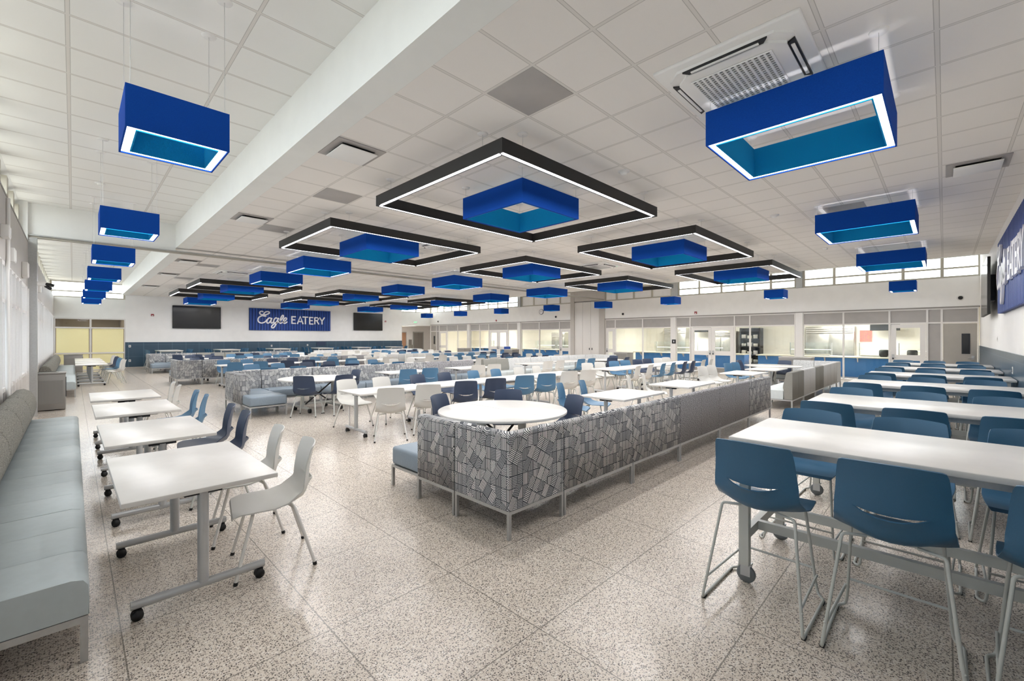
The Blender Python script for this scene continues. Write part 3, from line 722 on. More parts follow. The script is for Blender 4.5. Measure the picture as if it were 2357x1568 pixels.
# ------------------------------------------------------------------ things on the ceiling
def octo(h, c, z0, z1, b, mt=None):
    b.prism([(-h+c, -h), (h-c, -h), (h, -h+c), (h, h-c), (h-c, h), (-h+c, h), (-h, h-c), (-h, -h+c)], z0, z1, 'z', mt)
def cassette():
    t = thing('air_conditioner', (0, 0, ZM), 0, '', 'air conditioner'); h = .53
    MB().rbox(-h, h, -h, h, -.03, .005, .012).build('fascia', 'ac', t)
    o = MB(); octo(.455, .10, -.052, -.029, o); octo(.40, .10, -.075, -.052, o); o.build('outlet_ring', 'ac', t)
    for k in range(4):
        a = k*PI/2; rot = Matrix.Rotation(a, 4, 'Z')
        MB().prism([(-.31, -.452), (.31, -.452), (.27, -.395), (-.27, -.395)], -.066, -.05, 'z').tr(rot).build('air_slot', 'rubber', t)
        MB().rbox(-.25, .25, -.44, -.415, -.074, -.064, .004).tr(rot).build('vane', 'ac', t)
    g = MB(); g.box(-.30, .30, -.30, .30, -.0775, -.074, 'rubber')
    for i in range(19): u = -.297+i*.033; g.box(u-.0045, u+.0045, -.30, .30, -.086, -.077, 'ac')
    for i in range(15): u = -.294+i*.042; g.box(-.30, .30, u-.008, u+.008, -.087, -.077, 'ac')
    g.build('intake_grille', None, t)
    MB().lathe([(0, -.036), (.012, -.036), (.014, -.028)], 12, c=(.47, -.40, 0)).build('status_light', 'exit_g', t)
    return Proto(t)
P_ac = cassette()
for (x, y, rz, lb) in [(3.98, 1.22, 0, 'large white ceiling air conditioner beside the nearest right blue pendant'),
        (6.3, 8.5, 0, 'ceiling air conditioner seen through the front left ring light'), (6.0, 10.9, 0, 'ceiling air conditioner past the second row left ring light'),
        (11.4, 7.6, 0, 'ceiling air conditioner between the middle ring lights'), (3.9, 17.3, 0, 'ceiling air conditioner past the partition track near the beam')]:
    P_ac.put((x, y, ZM), rz, lb, 'ceiling air conditioners')
def diffuser(mt):
    t = thing('air_diffuser', (0, 0, ZM), 0, '', 'vent')
    o = MB(); o.box(-.29, .29, -.29, -.2, -.012, .004); o.box(-.29, .29, .2, .29, -.012, .004); o.box(-.29, -.2, -.2, .2, -.012, .004); o.box(.2, .29, -.2, .2, -.012, .004)
    o.build('frame', 'panel_grey', t); MB().box(-.24, .24, -.24, .24, -.003, -.001).build('throat', 'rubber', t)
    MB().rbox(-.22, .22, -.22, .22, -.05, -.038, .004).build('plaque', 'ac', t)
    for s1, s2 in ((-.15, -.15), (.15, .15)): MB().box(s1-.01, s1+.01, s2-.01, s2+.01, -.04, 0).build('hanger', 'bracket', t)
    return Proto(t)
P_d = diffuser('ac')
for (x, y, lb) in [(2.36, 5.05, 'square ceiling vent beside the long beam, nearest camera'), (2.36, 9.2, 'square ceiling vent beside the long beam, second from camera'),
        (2.36, 15.6, 'square ceiling vent by the beam just past the partition track'), (2.36, 19.3, 'square ceiling vent by the beam, fourth from camera'),
        (2.36, 24.3, 'square ceiling vent by the beam, nearest the sign wall'), (8.25, -.3, 'ceiling vent beside the right wall over the bar tables')]:
    P_d.put((x, y, ZM), 0, lb, 'square ceiling vents')
for (x, y, lb) in [(2.942, 2.686, 'grey square access panel in the ceiling nearest the camera'), (2.942, 6.8, 'grey square ceiling panel beside the front left ring light'),
        (2.942, 9.75, 'grey square ceiling panel second along from the beam vents'), (2.942, 16.2, 'grey ceiling panel just past the partition track'), (2.942, 20.3, 'grey ceiling panel over the rear left ring light'), (9.4, 1.22, 'grey ceiling panel above the second right blue pendant')]:
    o = MB().rbox(-.28, .28, -.28, .28, -.004, .006, .002).build('ceiling_panel', 'panel_grey', loc=(x, y, ZM)); tag(o, lb, 'panel', 'grey ceiling panels')
def smoke(zz):
    t = thing('smoke_detector', (0, 0, zz), 0, '', 'smoke detector')
    MB().lathe([(0, -.045), (.035, -.045), (.045, -.03), (.05, -.012)], 20).build('sensor', 'ac', t); MB().lathe([(.05, -.014), (.075, -.012), (.075, .002)], 20).build('base', 'white_metal', t)
    return Proto(t)
ps = smoke(ZM)
for (x, y, z, lb) in [(5.2, 3.05, ZM, 'white smoke detector right of the front left ring light'), (9.0, 2.2, ZM, 'white smoke detector near the right wall pendants'), (.35, 10.9, ZH, 'white smoke detector on the raised ceiling by the windows'),
                      (8.8, 11.2, ZM, 'dark edged smoke detector above the third blue pendant'), (13.2, 2.1, ZM, 'white smoke detector towards the serving glass')]:
    ps.put((x, y, z), 0, lb, 'ceiling smoke detectors')

# ------------------------------------------------------------------ sign boards
def catmull(pts, n=5):
    out = []; P = [pts[0]]+list(pts)+[pts[-1]]
    for i in range(1, len(P)-2):
        for k in range(n):
            t = k/n; a, b, c, d = P[i-1], P[i], P[i+1], P[i+2]
            out.append(tuple(.5*(2*b[j]+(c[j]-a[j])*t+(2*a[j]-5*b[j]+4*c[j]-d[j])*t*t+(3*b[j]-a[j]-3*c[j]+d[j])*t**3) for j in (0, 1)))
    out.append(pts[-1]); return out
SCRIPT = [[(0.77, 1.152), (0.682, 1.191), (0.594, 1.153), (0.566, 1.073), (0.623, 0.995), (0.747, 0.971), (0.837, 1.012), (0.766, 0.988)], [(0.766, 0.982), (0.861, 1.124), (0.994, 1.183), (1.103, 1.155), (1.103, 1.086), (0.982, 1.009), (0.813, 0.947), (0.623, 0.876), (0.509, 0.78), (0.467, 0.647), (0.509, 0.524), (0.646, 0.454), (0.79, 0.484), (0.91, 0.572), (0.982, 0.689)], [(0.73, 0.928), (0.825, 0.889), (0.946, 0.898)], [(1.213, 0.749), (1.115, 0.786), (1.018, 0.703), (0.963, 0.568), (0.994, 0.462), (1.091, 0.478), (1.188, 0.614), (1.255, 0.791)], [(1.255, 0.791), (1.201, 0.601), (1.213, 0.481), (1.279, 0.469), (1.36, 0.565)], [(1.583, 0.761), (1.484, 0.798), (1.392, 0.693), (1.363, 0.552), (1.412, 0.472), (1.516, 0.534), (1.608, 0.694), (1.658, 0.804)], [(1.658, 0.804), (1.558, 0.557), (1.452, 0.311), (1.353, 0.174), (1.269, 0.162), (1.24, 0.231), (1.294, 0.335), (1.422, 0.437), (1.571, 0.503), (1.671, 0.573)], [(1.658, 0.532), (1.809, 0.678), (1.918, 0.839), (1.935, 0.955), (1.882, 0.975), (1.812, 0.869), (1.739, 0.67), (1.713, 0.528), (1.751, 0.458), (1.859, 0.51)], [(1.859, 0.51), (1.999, 0.595), (2.111, 0.714), (2.116, 0.802), (2.05, 0.822), (1.963, 0.718), (1.925, 0.566), (1.966, 0.469), (2.063, 0.479), (2.165, 0.578)]]
CAPS = [[(2.45, 0.94), (2.45, 0.455)], [(2.416, 0.911), (2.699, 0.909)], [(2.45, 0.707), (2.659, 0.705)], [(2.416, 0.479), (2.704, 0.472)], [(2.791, 0.44), (2.969, 0.944), (3.152, 0.437)], [(2.844, 0.604), (3.093, 0.599)], [(3.111, 0.912), (3.478, 0.907)], [(3.295, 0.912), (3.295, 0.431)], [(3.574, 0.913), (3.574, 0.437)], [(3.538, 0.892), (3.809, 0.889)], [(3.574, 0.688), (3.776, 0.685)], [(3.538, 0.459), (3.815, 0.454)], [(3.907, 0.91), (3.907, 0.439)], [(3.907, 0.893), (4.075, 0.889), (4.163, 0.811), (4.09, 0.708), (3.907, 0.686)], [(4.028, 0.692), (4.18, 0.442)], [(4.217, 0.92), (4.388, 0.664)], [(4.56, 0.925), (4.388, 0.664)], [(4.388, 0.673), (4.388, 0.438)]]
def signboard(loc, rz, label):
    """ribbed blue board 5 m wide, lettering standing off it; local +Y points out of the wall"""
    t = thing('sign_board', loc, rz, label, 'sign', 'blue name boards')
    MB().box(-2.5, 2.5, .0, .05, 0, 1.37).build('backing', 'sign_back', t)
    r = MB()
    for i in range(31):
        x = -2.5+i*5/31; r.box(x+.02, x+5/31-.02, .05, .085, 0, 1.37)
    r.build('ribs', 'sign', t)
    P_ = lambda u, v, d: (-(u-2.5), .09+d, v)
    a = MB(); strokes(a, [catmull(s_) for s_ in SCRIPT], .075, 0, .03, P_); a.build('script_lettering', 'letter', t)
    b = MB(); strokes(b, CAPS, .08, 0, .03, P_); b.build('capital_lettering', 'letter', t)
    return t
signboard((10.13, YF-.001, 2.10), PI, 'blue ribbed board reading Eagle EATERY on the far wall between two screens')
signboard((10.4, YR+.001, 2.12), 0, 'blue ribbed board reading Eagle EATERY on the right wall, cut by the frame')
def tv(loc, rz, w_, h_, label, tilt=0, off=.1):
    t = thing('wall_screen', loc, rz, label, 'screen', 'black wall screens')
    MB().rbox(-w_/2, w_/2, off-.05, off, 0, h_, .008).build('housing', 'black', t)
    MB().box(-w_/2+.012, w_/2-.012, off, off+.003, .012, h_-.012).build('display', 'screen', t)
    MB().box(-.4, .4, .0, off-.05, h_/2-.3, h_/2+.3).build('wall_mount', 'bracket', t)
tv((5.01, YF, 2.16), PI, 2.27, 1.27, 'large black screen on the far wall left of the blue board')
tv((15.43, YF, 2.17), PI, 2.27, 1.27, 'large black screen on the far wall right of the blue board')
tv((15.35, YR, 2.17), 0, 2.27, 1.27, 'black screen seen edge-on along the right wall', off=.16)
# small wall fittings
def alarm(loc, rz, label):
    t = thing('fire_alarm', loc, rz, label, 'alarm', 'red fire alarms')
    MB().rbox(-.06, .06, 0, .04, -.06, .06, .008).build('housing', 'red', t); MB().box(-.03, .03, .04, .05, -.045, -.005).build('strobe', 'letter', t)
alarm((3.02, YF, 2.86), PI, 'small red fire alarm left of the left far screen'); alarm((16.86, YF, 2.87), PI, 'small red fire alarm right of the right far screen')
alarm((XS, 8.45, 2.83), PI/2, 'small red fire alarm above the glazed double doors'); alarm((XS, 22.4, 2.83), PI/2, 'small red fire alarm far along the white serving bulkhead')
def outlet(loc, rz, label):
    t = thing('wall_plate', loc, rz, label, 'outlet', 'wall switch and socket plates')
    MB().rbox(-.045, .045, 0, .008, -.06, .06, .004).build('plate', 'white_metal', t); MB().box(-.015, .015, .008, .011, -.03, .03).build('insert', 'bracket', t)
for loc, rz, lb in [((2.1, YF-.02, 1.19), PI, 'white switch plate at the left end of the slate tiles'), ((2.1, YF-.02, .43), PI, 'white socket plate low at the left end of the slate tiles'),
        ((8.9, YF-.02, 1.12), PI, 'white switch plate on slate tiles below the blue board'), ((11.1, YF-.02, 1.14), PI, 'white switch plate beside the dark flush box'),
        ((14.3, YR, 1.62), 0, 'pale plate on the right wall under the screen'), ((11.05, YR+.02, 1.10), 0, 'silver plate in the tiles of the right wall')]: outlet(loc, rz, lb)
t = thing('wall_box', (12.0, YF-.02, 1.08), PI, 'dark blue flush box set in the slate tiles under the right of the board', 'box'); MB().rbox(-.32, .32, 0, .04, 0, .30, .01).build('housing', 'wains', t); MB().box(-.29, .29, .04, .045, .02, .28).build('lid', 'plN', t)
t = thing('wall_clock', (XS, 18.2, 3.28), PI/2, 'round white wall clock on the bulkhead left of the partition', 'clock')
MB().lathe([(0, 0), (.17, 0), (.17, .03), (.15, .035)], 28, axis='y').build('rim', 'bracket', t); MB().lathe([(0, .03), (.15, .03)], 28, axis='y').build('face', 'letter', t)
MB().box(-.008, .008, .032, .036, 0, .1).box(0, .07, .032, .036, -.008, .008).build('hands', 'bracket', t)
def camdome(loc, rz, label):
    t = thing('security_camera', loc, rz, label, 'camera', 'security cameras')
    MB().lathe([(0, 0), (.09, 0), (.09, .02), (.065, .04)], 20, axis='y').build('base', 'white_metal', t); MB().lathe([(.062, .035), (.055, .07), (.03, .09), (0, .095)], 20, axis='y').build('dome', 'rubber', t)
camdome((XS, -.4+.02, 2.98), PI/2, 'dome camera on the bulkhead nearest the right wall'); camdome((XS, 12.35, 2.92), PI/2, 'camera box on the bulkhead just right of the partition'); camdome((XS, 17.0, 2.92), PI/2, 'camera box on the bulkhead just left of the partition')
camdome((XS, 29.3, 2.95), PI/2, 'dome camera in the far corner above the corridor')
t = thing('bullet_camera', (XL+.13, YH-.05, 2.78), 0, 'white twin camera with black lenses on the left column', 'camera'); MB().tube([(0, 0, 0), (.14, 0, 0)], .05, 12).build('body', 'white_metal', t); MB().tube([(.13, -.02, .0), (.24, -.05, -.03)], .035, 10).build('lens_hood', 'rubber', t); MB().tube([(.12, -.02, -.04), (.2, .02, -.10)], .03, 10).build('lower_hood', 'rubber', t)
t = thing('door_sensor', (XS-.061, 9.5, 1.35), 0, 'small black card reader on the white post by the double doors', 'card reader'); MB().rbox(-.02, 0, -.1, .1, 0, .2, .01).build('housing', 'rubber', t); MB().box(-.024, -.02, -.02, .02, .06, .14).build('mark', 'letter', t)
for (y, z, h_, lb) in [(8.7, 2.95, .16, 'small white box on the grey panel above the left windows'), (9.45, 2.72, .2, 'white junction box at the foot of the conduit'), (12.0, 2.75, .28, 'white emergency light on the left panel before the column'), (16.5, 2.8, .24, 'white emergency light on the left panel past the column')]:
    t = thing('junction_box', (XL, y, z), 0, lb, 'box', 'white boxes on the left wall'); MB().rbox(0, .08, -.12, .12, 0, h_, .01).build('housing', 'white_metal', t); MB().box(.08, .085, -.08, .08, .02, h_-.02).build('cover', 'ac', t)
o = MB().tube([(XL+.02, 9.3, 3.6), (XL+.02, 9.3, 2.75), (XL+.03, 9.0, 2.5), (XL+.045, 9.0, .3)], .022, 8, fil=.1).build('conduit_pipe', 'white_metal'); tag(o, 'white pipe running down the left wall before the column', 'pipe')
#FURNITURE#
# ------------------------------------------------------------------ chairs
def shell_mesh(dz=0., wide=1.):
    T = [-1, -.96, -.84, -.66, -.45, -.22, 0, .22, .45, .66, .84, .96, 1]
    #  y, z, half width, edge forward, edge up
    R = [(.256, .418, .205, 0, .0), (.248, .436, .218, 0, .004), (.20, .444, .230, 0, .010), (.10, .443, .238, 0, .014), (0, .437, .241, .0, .020), (-.09, .434, .239, .004, .044),
         (-.155, .441, .229, .014, .078), (-.200, .462, .226, .028, .080), (-.222, .497, .224, .044, .056), (-.236, .545, .223, .055, .022)]
    U = [(-.246, .655, .217, .056, 0), (-.253, .70, .213, .054, 0), (-.264, .75, .209, .050, 0), (-.277, .795, .203, .046, 0), (-.286, .818, .196, .044, -.004), (-.290, .828, .184, .040, -.010)]
    rows = []
    for (y, z, hw, ef, eu) in R: rows.append([(t*hw*wide, y+ef*t*t, z+eu*t*t+dz) for t in T])
    def slot(sag, out):
        r = []
        for t in T:
            s_ = max(0, 1-(abs(t)/.66)**2.2) if abs(t) < .66 else 0
            r.append((t*.222*wide, -.240-out*s_+.056*t*t, .612-sag*s_+dz-.0))
        return r
    rows.append(slot(.029, .034)); iu = len(rows); rows.append(slot(.016, .0))
    for (y, z, hw, ef, eu) in U: rows.append([(t*hw*wide, y+ef*t*t, .612+(z-.612)*1.16+eu*t*t+dz) for t in T])
    bm = bmesh.new(); V = [[bm.verts.new(p) for p in r] for r in rows]
    for i in range(len(rows)-1):
        for j in range(len(T)-1):
            if i == iu-1: continue
            bm.faces.new((V[i][j], V[i][j+1], V[i+1][j+1], V[i+1][j]))
    bmesh.ops.remove_doubles(bm, verts=bm.verts[:], dist=.0008)
    bmesh.ops.recalc_face_normals(bm, faces=bm.faces[:])
    bmesh.ops.solidify(bm, geom=bm.faces[:], thickness=.008)
    bmesh.ops.recalc_face_normals(bm, faces=bm.faces[:])
    me = bpy.data.meshes.new('seat_shell'); bm.to_mesh(me); bm.free()
    me.polygons.foreach_set('use_smooth', [True]*len(me.polygons)); return me
def sharp(me, ang=.9):
    try: me.set_sharp_from_angle(angle=ang)
    except Exception: pass
SHELL = shell_mesh(); sharp(SHELL)
CN = {'W': 'pale grey', 'B': 'steel blue', 'N': 'navy', 'T': 'deep blue'}
def make_chair(k, detail=True):
    t = thing('dining_chair', (0, 0, 0), 0, '', 'chair')
    me = SHELL.copy(); me.materials.append(M['pl'+k]); o = bpy.data.objects.new('seat_shell', me); C.objects.link(o); o.parent = t
    for sx, sy in ((-1, 1), (1, 1), (-1, -1), (1, -1)):
        if sy > 0: pts = [(sx*.07, .12, .428), (sx*.185, .13, .428), (sx*.25, .235, .012)]
        else: pts = [(sx*.07, -.10, .424), (sx*.185, -.13, .424), (sx*.25, -.255, .012)]
        l = MB().tube(pts, .0115, 8 if detail else 6, fil=.035).build('leg', 'white_metal' if k == 'W' and detail else 'grey_paint', t)
        if detail: MB().tube([(pts[2][0], pts[2][1], 0), (pts[2][0]-.001*sx, pts[2][1]*.985, .022)], .014, 8).build('foot_glide', 'rubber', l)
    return Proto(t)
CH = {(k, d): make_chair(k, d) for k in 'WBN' for d in (True, False)}
FACE = {'+y': 0, '-y': PI, '-x': PI/2, '+x': -PI/2}
def chair(k, x, y, face, label, group, jit=.05):
    d = math.hypot(x, y) < 10.5
    rz = (FACE[face] if isinstance(face, str) else face)+random.uniform(-jit, jit)
    CH[(k, d)].put((x+random.uniform(-.01, .01), y+random.uniform(-.015, .015), 0), rz, label, group)
# bar stool on a sled frame
def make_stool():
    t = thing('bar_stool', (0, 0, 0), 0, '', 'stool'); dz = .17
    me = shell_mesh(dz, 1.02); sharp(me); me.materials.append(M['plT']); o = bpy.data.objects.new('seat_shell', me); C.objects.link(o); o.parent = t
    for s in (-1, 1):
        MB().tube([(s*.10, -.11, .594), (s*.20, -.15, .594), (s*.27, -.29, .012), (s*.27, .22, .012), (s*.235, .26, .016), (s*.225, .245, .08), (s*.19, .13, .60), (s*.10, .10, .60)], .0085, 8, fil=.02).build('sled_leg', 'grey_paint', t)
        MB().tube([(s*.262, -.265, .13), (s*.25, -.255, .145), (s*.232, .235, .145)], .0075, 8).build('side_rail', 'grey_paint', t)
        MB().box(s*.27-.01, s*.27+.01, -.28, -.24, 0, .012).box(s*.27-.01, s*.27+.01, .17, .21, 0, .012).build('foot_glide', 'rubber', t)
    MB().tube([(-.222, .225, .19), (.222, .225, .19)], .0075, 8).build('foot_rail', 'grey_paint', t)
    return Proto(t)
P_stool = make_stool()

# ------------------------------------------------------------------ tables
def caster(r=.03, mt='rubber', c=(0, 0), par=None, nm='caster'):
    b = MB(); x, y = c
    for s in (-1, 1): b.lathe([(0, -.009), (r, -.009), (r*1.02, 0), (r, .009), (0, .009)], 16, mt, (x, y, 0), 'x')
    b = MB()
    for s in (-.016, .016): b.lathe([(0, s-.009), (r*.95, s-.009), (r, s), (r*.95, s+.009), (0, s+.009)], 16, mt, (x, y, r), 'x')
    b.v = [(v[0], v[1], v[2]) for v in b.v]
    b.tube([(x, y-.004, r), (x, y+.012, r*2+.02)], .008, 6, mt)
    b.box(x-.018, x+.018, y-.02, y+.02, r*1.55, r*2+.004, mt)
    return b.build(nm, None, par)
def fix_lathe_x(b): return b
def flip_table(L, Wd, H_=.73, feet=True):
    """long axis = local x, T legs at both ends"""
    t = thing('flip_top_table', (0, 0, 0), 0, '', 'table')
    a = MB(); a.rbox(-L/2, L/2, -Wd/2, Wd/2, H_-.03, H_, .004, 'top'); a.build('tabletop', None, t)
    for s in (-1, 1):
        x = s*(L/2-.13)
        p = MB().tube([(x, 0, .10), (x, 0, H_-.06)], .031, 14).build('post', 'silver', t)
        MB().box(x-.05, x+.05, -.17, .17, H_-.045, H_-.03).box(x-.02, x+.02, -.10, .10, H_-.07, H_-.045).build('bracket', 'bracket', t)
        f = MB().tube([(x, -Wd/2+.05, .09), (x, Wd/2-.05, .09)], .025, 12).build('foot_bar', 'silver', t)
        for q in (-1, 1): caster(.03, 'rubber', (x, q*(Wd/2-.08)), f)
    return Proto(t)
P_t135 = flip_table(1.30, .80); P_t15 = flip_table(1.50, .82)
def round_table():
    t = thing('round_table', (0, 0, 0), 0, '', 'table'); r = .82
    MB().lathe([(0, .70), (r-.004, .70), (r, .704), (r, .726), (r-.004, .73), (0, .73)], 64).build('tabletop', 'top', t)
    MB().box(-.002, .002, -r+.01, r-.01, .7295, .7306).build('centre_seam', 'sill_grey', t)
    for s in (-1, 1):
        f = MB().box(s*.36-.02, s*.36+.02, -.36, .36, .075, .115).build('foot_beam', 'grey_paint', t)
        MB().prism([(-.07, .64), (.07, .64), (.035, .11), (-.035, .11)], s*.36-.018, s*.36+.018, 'x').build('leg', 'grey_paint', t)
        MB().box(s*.36-.02, s*.36+.02, -.45, .45, .65, .70).build('cross_beam', 'black', t)
        for q in (-1, 1): caster(.05, 'rubber', (s*.36, q*.34), f)
    MB().tube([(-.34, .02, .64), (.30, .02, .16)], .016, 6).tube([(.34, -.02, .64), (-.30, -.02, .16)], .016, 6).build('brace', 'rubber', t)
    MB().box(-.34, .34, -.02, .02, .15, .19).build('stretcher', 'grey_paint', t)
    return Proto(t)
P_round = round_table()
def bar_table():
    t = thing('bar_table', (0, 0, 0), 0, '', 'table'); Wd, L, H_ = .97, 1.84, .98   # x = width, y = length
    MB().rbox(-Wd/2, Wd/2, -L/2, L/2, H_-.035, H_, .005).build('tabletop', 'top', t)
    MB().box(-.40, .40, -L/2+.06, L/2-.06, H_-.085, H_-.036).build('apron', 'alu', t)
    for sy in (-1, 1):
        for sx in (-1, 1):
            l = MB().box(sx*.435-.027, sx*.435+.027, sy*(L/2-.09)-.027, sy*(L/2-.09)+.027, .13, H_-.036).build('leg', 'grey_paint', t)
            x, y = sx*.435, sy*(L/2-.09)
            b = MB(); b.lathe([(0, -.016), (.05, -.016), (.058, -.008), (.058, .008), (.05, .016), (0, .016)], 20, 'rubber_grey', (x+.02, y, .058), 'x')
            b.box(x-.004, x, y-.03, y+.03, .05, .13, 'silver'); b.box(x+.04, x+.044, y-.03, y+.03, .05, .13, 'silver'); b.box(x-.004, x+.044, y-.035, y+.035, .12, .132, 'silver')
            b.build('caster', None, l)
        MB().box(-.41, .41, sy*(L/2-.09)-.02, sy*(L/2-.09)+.02, .30, .36).build('end_rail', 'grey_paint', t)
    for sx in (-1, 1): MB().box(sx*.2-.02, sx*.2+.02, -L/2+.11, L/2-.11, .30, .36).build('long_rail', 'grey_paint', t)
    return Proto(t)
P_bar = bar_table()

# ------------------------------------------------------------------ sofas
BP = [(.0, .235), (.0, .838), (.012, .856), (.035, .862), (.085, .862), (.11, .855), (.125, .835), (.15, .72), (.185, .56), (.19, .50), (.175, .44), (.165, .235)]
SP = [(.02, .235), (.02, .41), (.06, .435), (.66, .435), (.695, .425), (.71, .40), (.712, .30), (.705, .235)]
def inset_prism(b, poly, x0, x1, e, mt):
    """outline extruded along x with softened ends"""
    cx = sum(p[0] for p in poly)/len(poly); cz = sum(p[1] for p in poly)/len(poly)
    secs = [(x0, .93), (x0+e*.35, .985), (x0+e, 1), (x1-e, 1), (x1-e*.35, .985), (x1, .93)]
    n = len(poly); vs = []
    for x, k in secs:
        dk = (1-k)*.35
        for (a, z) in poly:
            vs.append((x, a+(cx-a)*dk, z+(cz-z)*dk))
    fs = [(i*n+j, i*n+(j+1) % n, (i+1)*n+(j+1) % n, (i+1)*n+j) for i in range(len(secs)-1) for j in range(n)]
    b.add(vs, fs, True, mt); b.add(vs[:n], [tuple(range(n))], False, mt); b.add(vs[-n:], [tuple(range(n))], False, mt)
def sofa_frame(t, w_, d, legs):
    f = MB(); f.box(0, w_, 0, .028, .205, .233); f.box(0, w_, d-.028, d, .205, .233); f.box(0, .028, .028, d-.028, .205, .233); f.box(w_-.028, w_, .028, d-.028, .205, .233)
    f.box(.028, w_-.028, .028, d-.028, .222, .232); f.build('base_frame', 'alu', t)
    for (x, y) in legs: MB().box(x, x+.028, y, y+.028, 0, .206).build('leg', 'alu', t)
SOFA = {}
def sofa_mod(w_, fab, seat, n=2):
    key = (round(w_, 2), fab, seat, n)
    if key not in SOFA:
        t = thing('sofa_module', (0, 0, 0), 0, '', 'sofa'); d = .71
        sofa_frame(t, w_, d, [(0, 0), (w_-.028, 0), (0, d-.028), (w_-.028, d-.028)])
        b = MB(); s_ = MB()
        for i in range(n):
            a, c = i*w_/n+.002, (i+1)*w_/n-.002
            inset_prism(b, BP, a, c, .02, fab); inset_prism(s_, [(y+.16 if y < .1 else y, z) for y, z in SP], a, c, .012, seat)
        b.build('back_cushion', None, t); s_.build('seat_cushion', None, t)
        SOFA[key] = Proto(t)
    return SOFA[key]
def sofa_corner(fab, seat):
    key = ('corner', fab, seat)
    if key not in SOFA:
        t = thing('corner_sofa_module', (0, 0, 0), 0, '', 'sofa'); d = .71
        sofa_frame(t, d, d, [(0, 0), (d-.028, 0), (0, d-.028), (d-.028, d-.028)])
        b = MB(); n = len(BP); vs = []
        for (a, z) in BP: vs.append((d-.003, a, z))
        for (a, z) in BP: vs.append((a, a, z))
        for (a, z) in BP: vs.append((a, d-.003, z))
        b.add(vs, [(i*n+j, i*n+(j+1) % n, (i+1)*n+(j+1) % n, (i+1)*n+j) for i in range(2) for j in range(n)], False, fab)
        b.add(vs[:n], [tuple(range(n))], False, fab); b.add(vs[2*n:], [tuple(range(n))], False, fab)
        b.build('back_cushion', None, t); MB().rbox(.17, d, .17, d, .235, .435, .03, seg=3).build('seat_cushion', seat, t)
        SOFA[key] = Proto(t)
    return SOFA[key]
def ottoman(w_, seat):
    key = ('ott', w_, seat)
    if key not in SOFA:
        t = thing('bench_seat', (0, 0, 0), 0, '', 'bench'); sofa_frame(t, w_, .71, [(0, 0), (w_-.028, 0), (0, .682), (w_-.028, .682)])
        MB().rbox(0, w_, 0, .71, .235, .435, .035, seg=3).build('seat_cushion', seat, t); SOFA[key] = Proto(t)
    return SOFA[key]
FN = {'maze': 'maze patterned grey', 'tweed': 'charcoal grey', 'tweed_w': 'pale grey', 'tweed_g': 'mid grey'}
def sofa_line(fn, y0, dirn, mods, seat_of, end, name, end_x):
    """mods = [(x0, x1, fabric)], dirn=+1 seats to +Y. end = 'left' or 'right' side carries the corner, arm and bench"""
    rz = 0 if dirn > 0 else PI
    nm = 0
    for (x0, x1, fab) in mods:
        w_ = x1-x0-.012; p = sofa_mod(w_, fab, seat_of(fab)); nm += 1
        o = p.put((x0+.006 if dirn > 0 else x1-.006, y0, 0), rz, '%s sofa module in the %s, %s from its left' % (FN[fab], name, ORD[nm-1]), 'sofa modules of the '+name)
    fab = mods[0][2] if end == 'left' else mods[-1][2]; seat = seat_of(fab); g = 'end pieces of the '+name
    if end == 'left':
        r1 = 0 if dirn > 0 else -PI/2; ra = -PI/2
        sofa_corner(fab, seat).put((end_x, y0, 0), r1, '%s corner sofa at the left end of the %s' % (FN[fab], name), g)
        ay = y0+.715+.62 if dirn > 0 else y0-.715
        sofa_mod(.61, fab, seat, 1).put((end_x, ay, 0), ra, 'short %s sofa turned sideways at the left corner of the %s' % (FN[fab].split()[-1], name), g)
        oy = ay+.005+.56 if dirn > 0 else ay-.615
        ottoman(.555, seat).put((end_x+.03, oy, 0), ra, 'backless blue grey bench ending the left arm of the %s' % name, g)
    else:
        r1 = PI/2 if dirn > 0 else PI
        sofa_corner(fab, seat).put((end_x, y0, 0), r1, '%s corner sofa at the right end of the %s' % (FN[fab], name), g)
        ay = y0+.715 if dirn > 0 else y0-.715-.61
        sofa_mod(.61, fab, seat, 1).put((end_x, ay, 0), PI/2, 'short %s sofa facing the windows at the right corner of the %s' % (FN[fab].split()[-1], name), g)
        oy = ay+.615 if dirn > 0 else ay-.56
        ottoman(.555, seat).put((end_x-.03, oy, 0), PI/2, 'backless pale bench ending the right arm of the %s' % name, g)
sf = lambda f: 'seat' if f in ('maze', 'tweed') else 'seat_white'
e = [3.2, 4.46, 5.70, 7.15, 8.60, 9.97]
sofa_line(None, 2.5, 1, [(e[0], e[1], 'maze'), (e[1], e[2], 'maze'), (e[2], e[3], 'tweed'), (e[3], e[4], 'tweed'), (e[4], e[5], 'maze')], sf, 'left', 'nearest left sofa row', 2.485)
sofa_line(None, 2.43, 1, [(11.40, 12.55, 'tweed_g'), (12.55, 13.9, 'tweed_w'), (13.9, 15.0, 'tweed_g'), (15.0, 16.05, 'tweed_w'), (16.05, 17.12, 'tweed_w')], sf, 'right', 'nearest right sofa row', 17.84)
sofa_line(None, 11.85, -1, [(3.2, 4.4, 'maze'), (4.4, 5.6, 'maze'), (5.6, 6.8, 'maze'), (6.8, 7.9, 'maze'), (7.9, 8.9, 'tweed'), (8.9, 9.9, 'tweed')], sf, 'left', 'second left sofa row', 2.485)
sofa_line(None, 11.85, -1, [(10.35, 11.6, 'tweed_g'), (11.6, 12.85, 'tweed_w'), (12.85, 14.1, 'tweed_w'), (14.1, 15.35, 'tweed_w'), (15.35, 16.6, 'tweed_w')], sf, 'right', 'second right sofa row', 17.32)
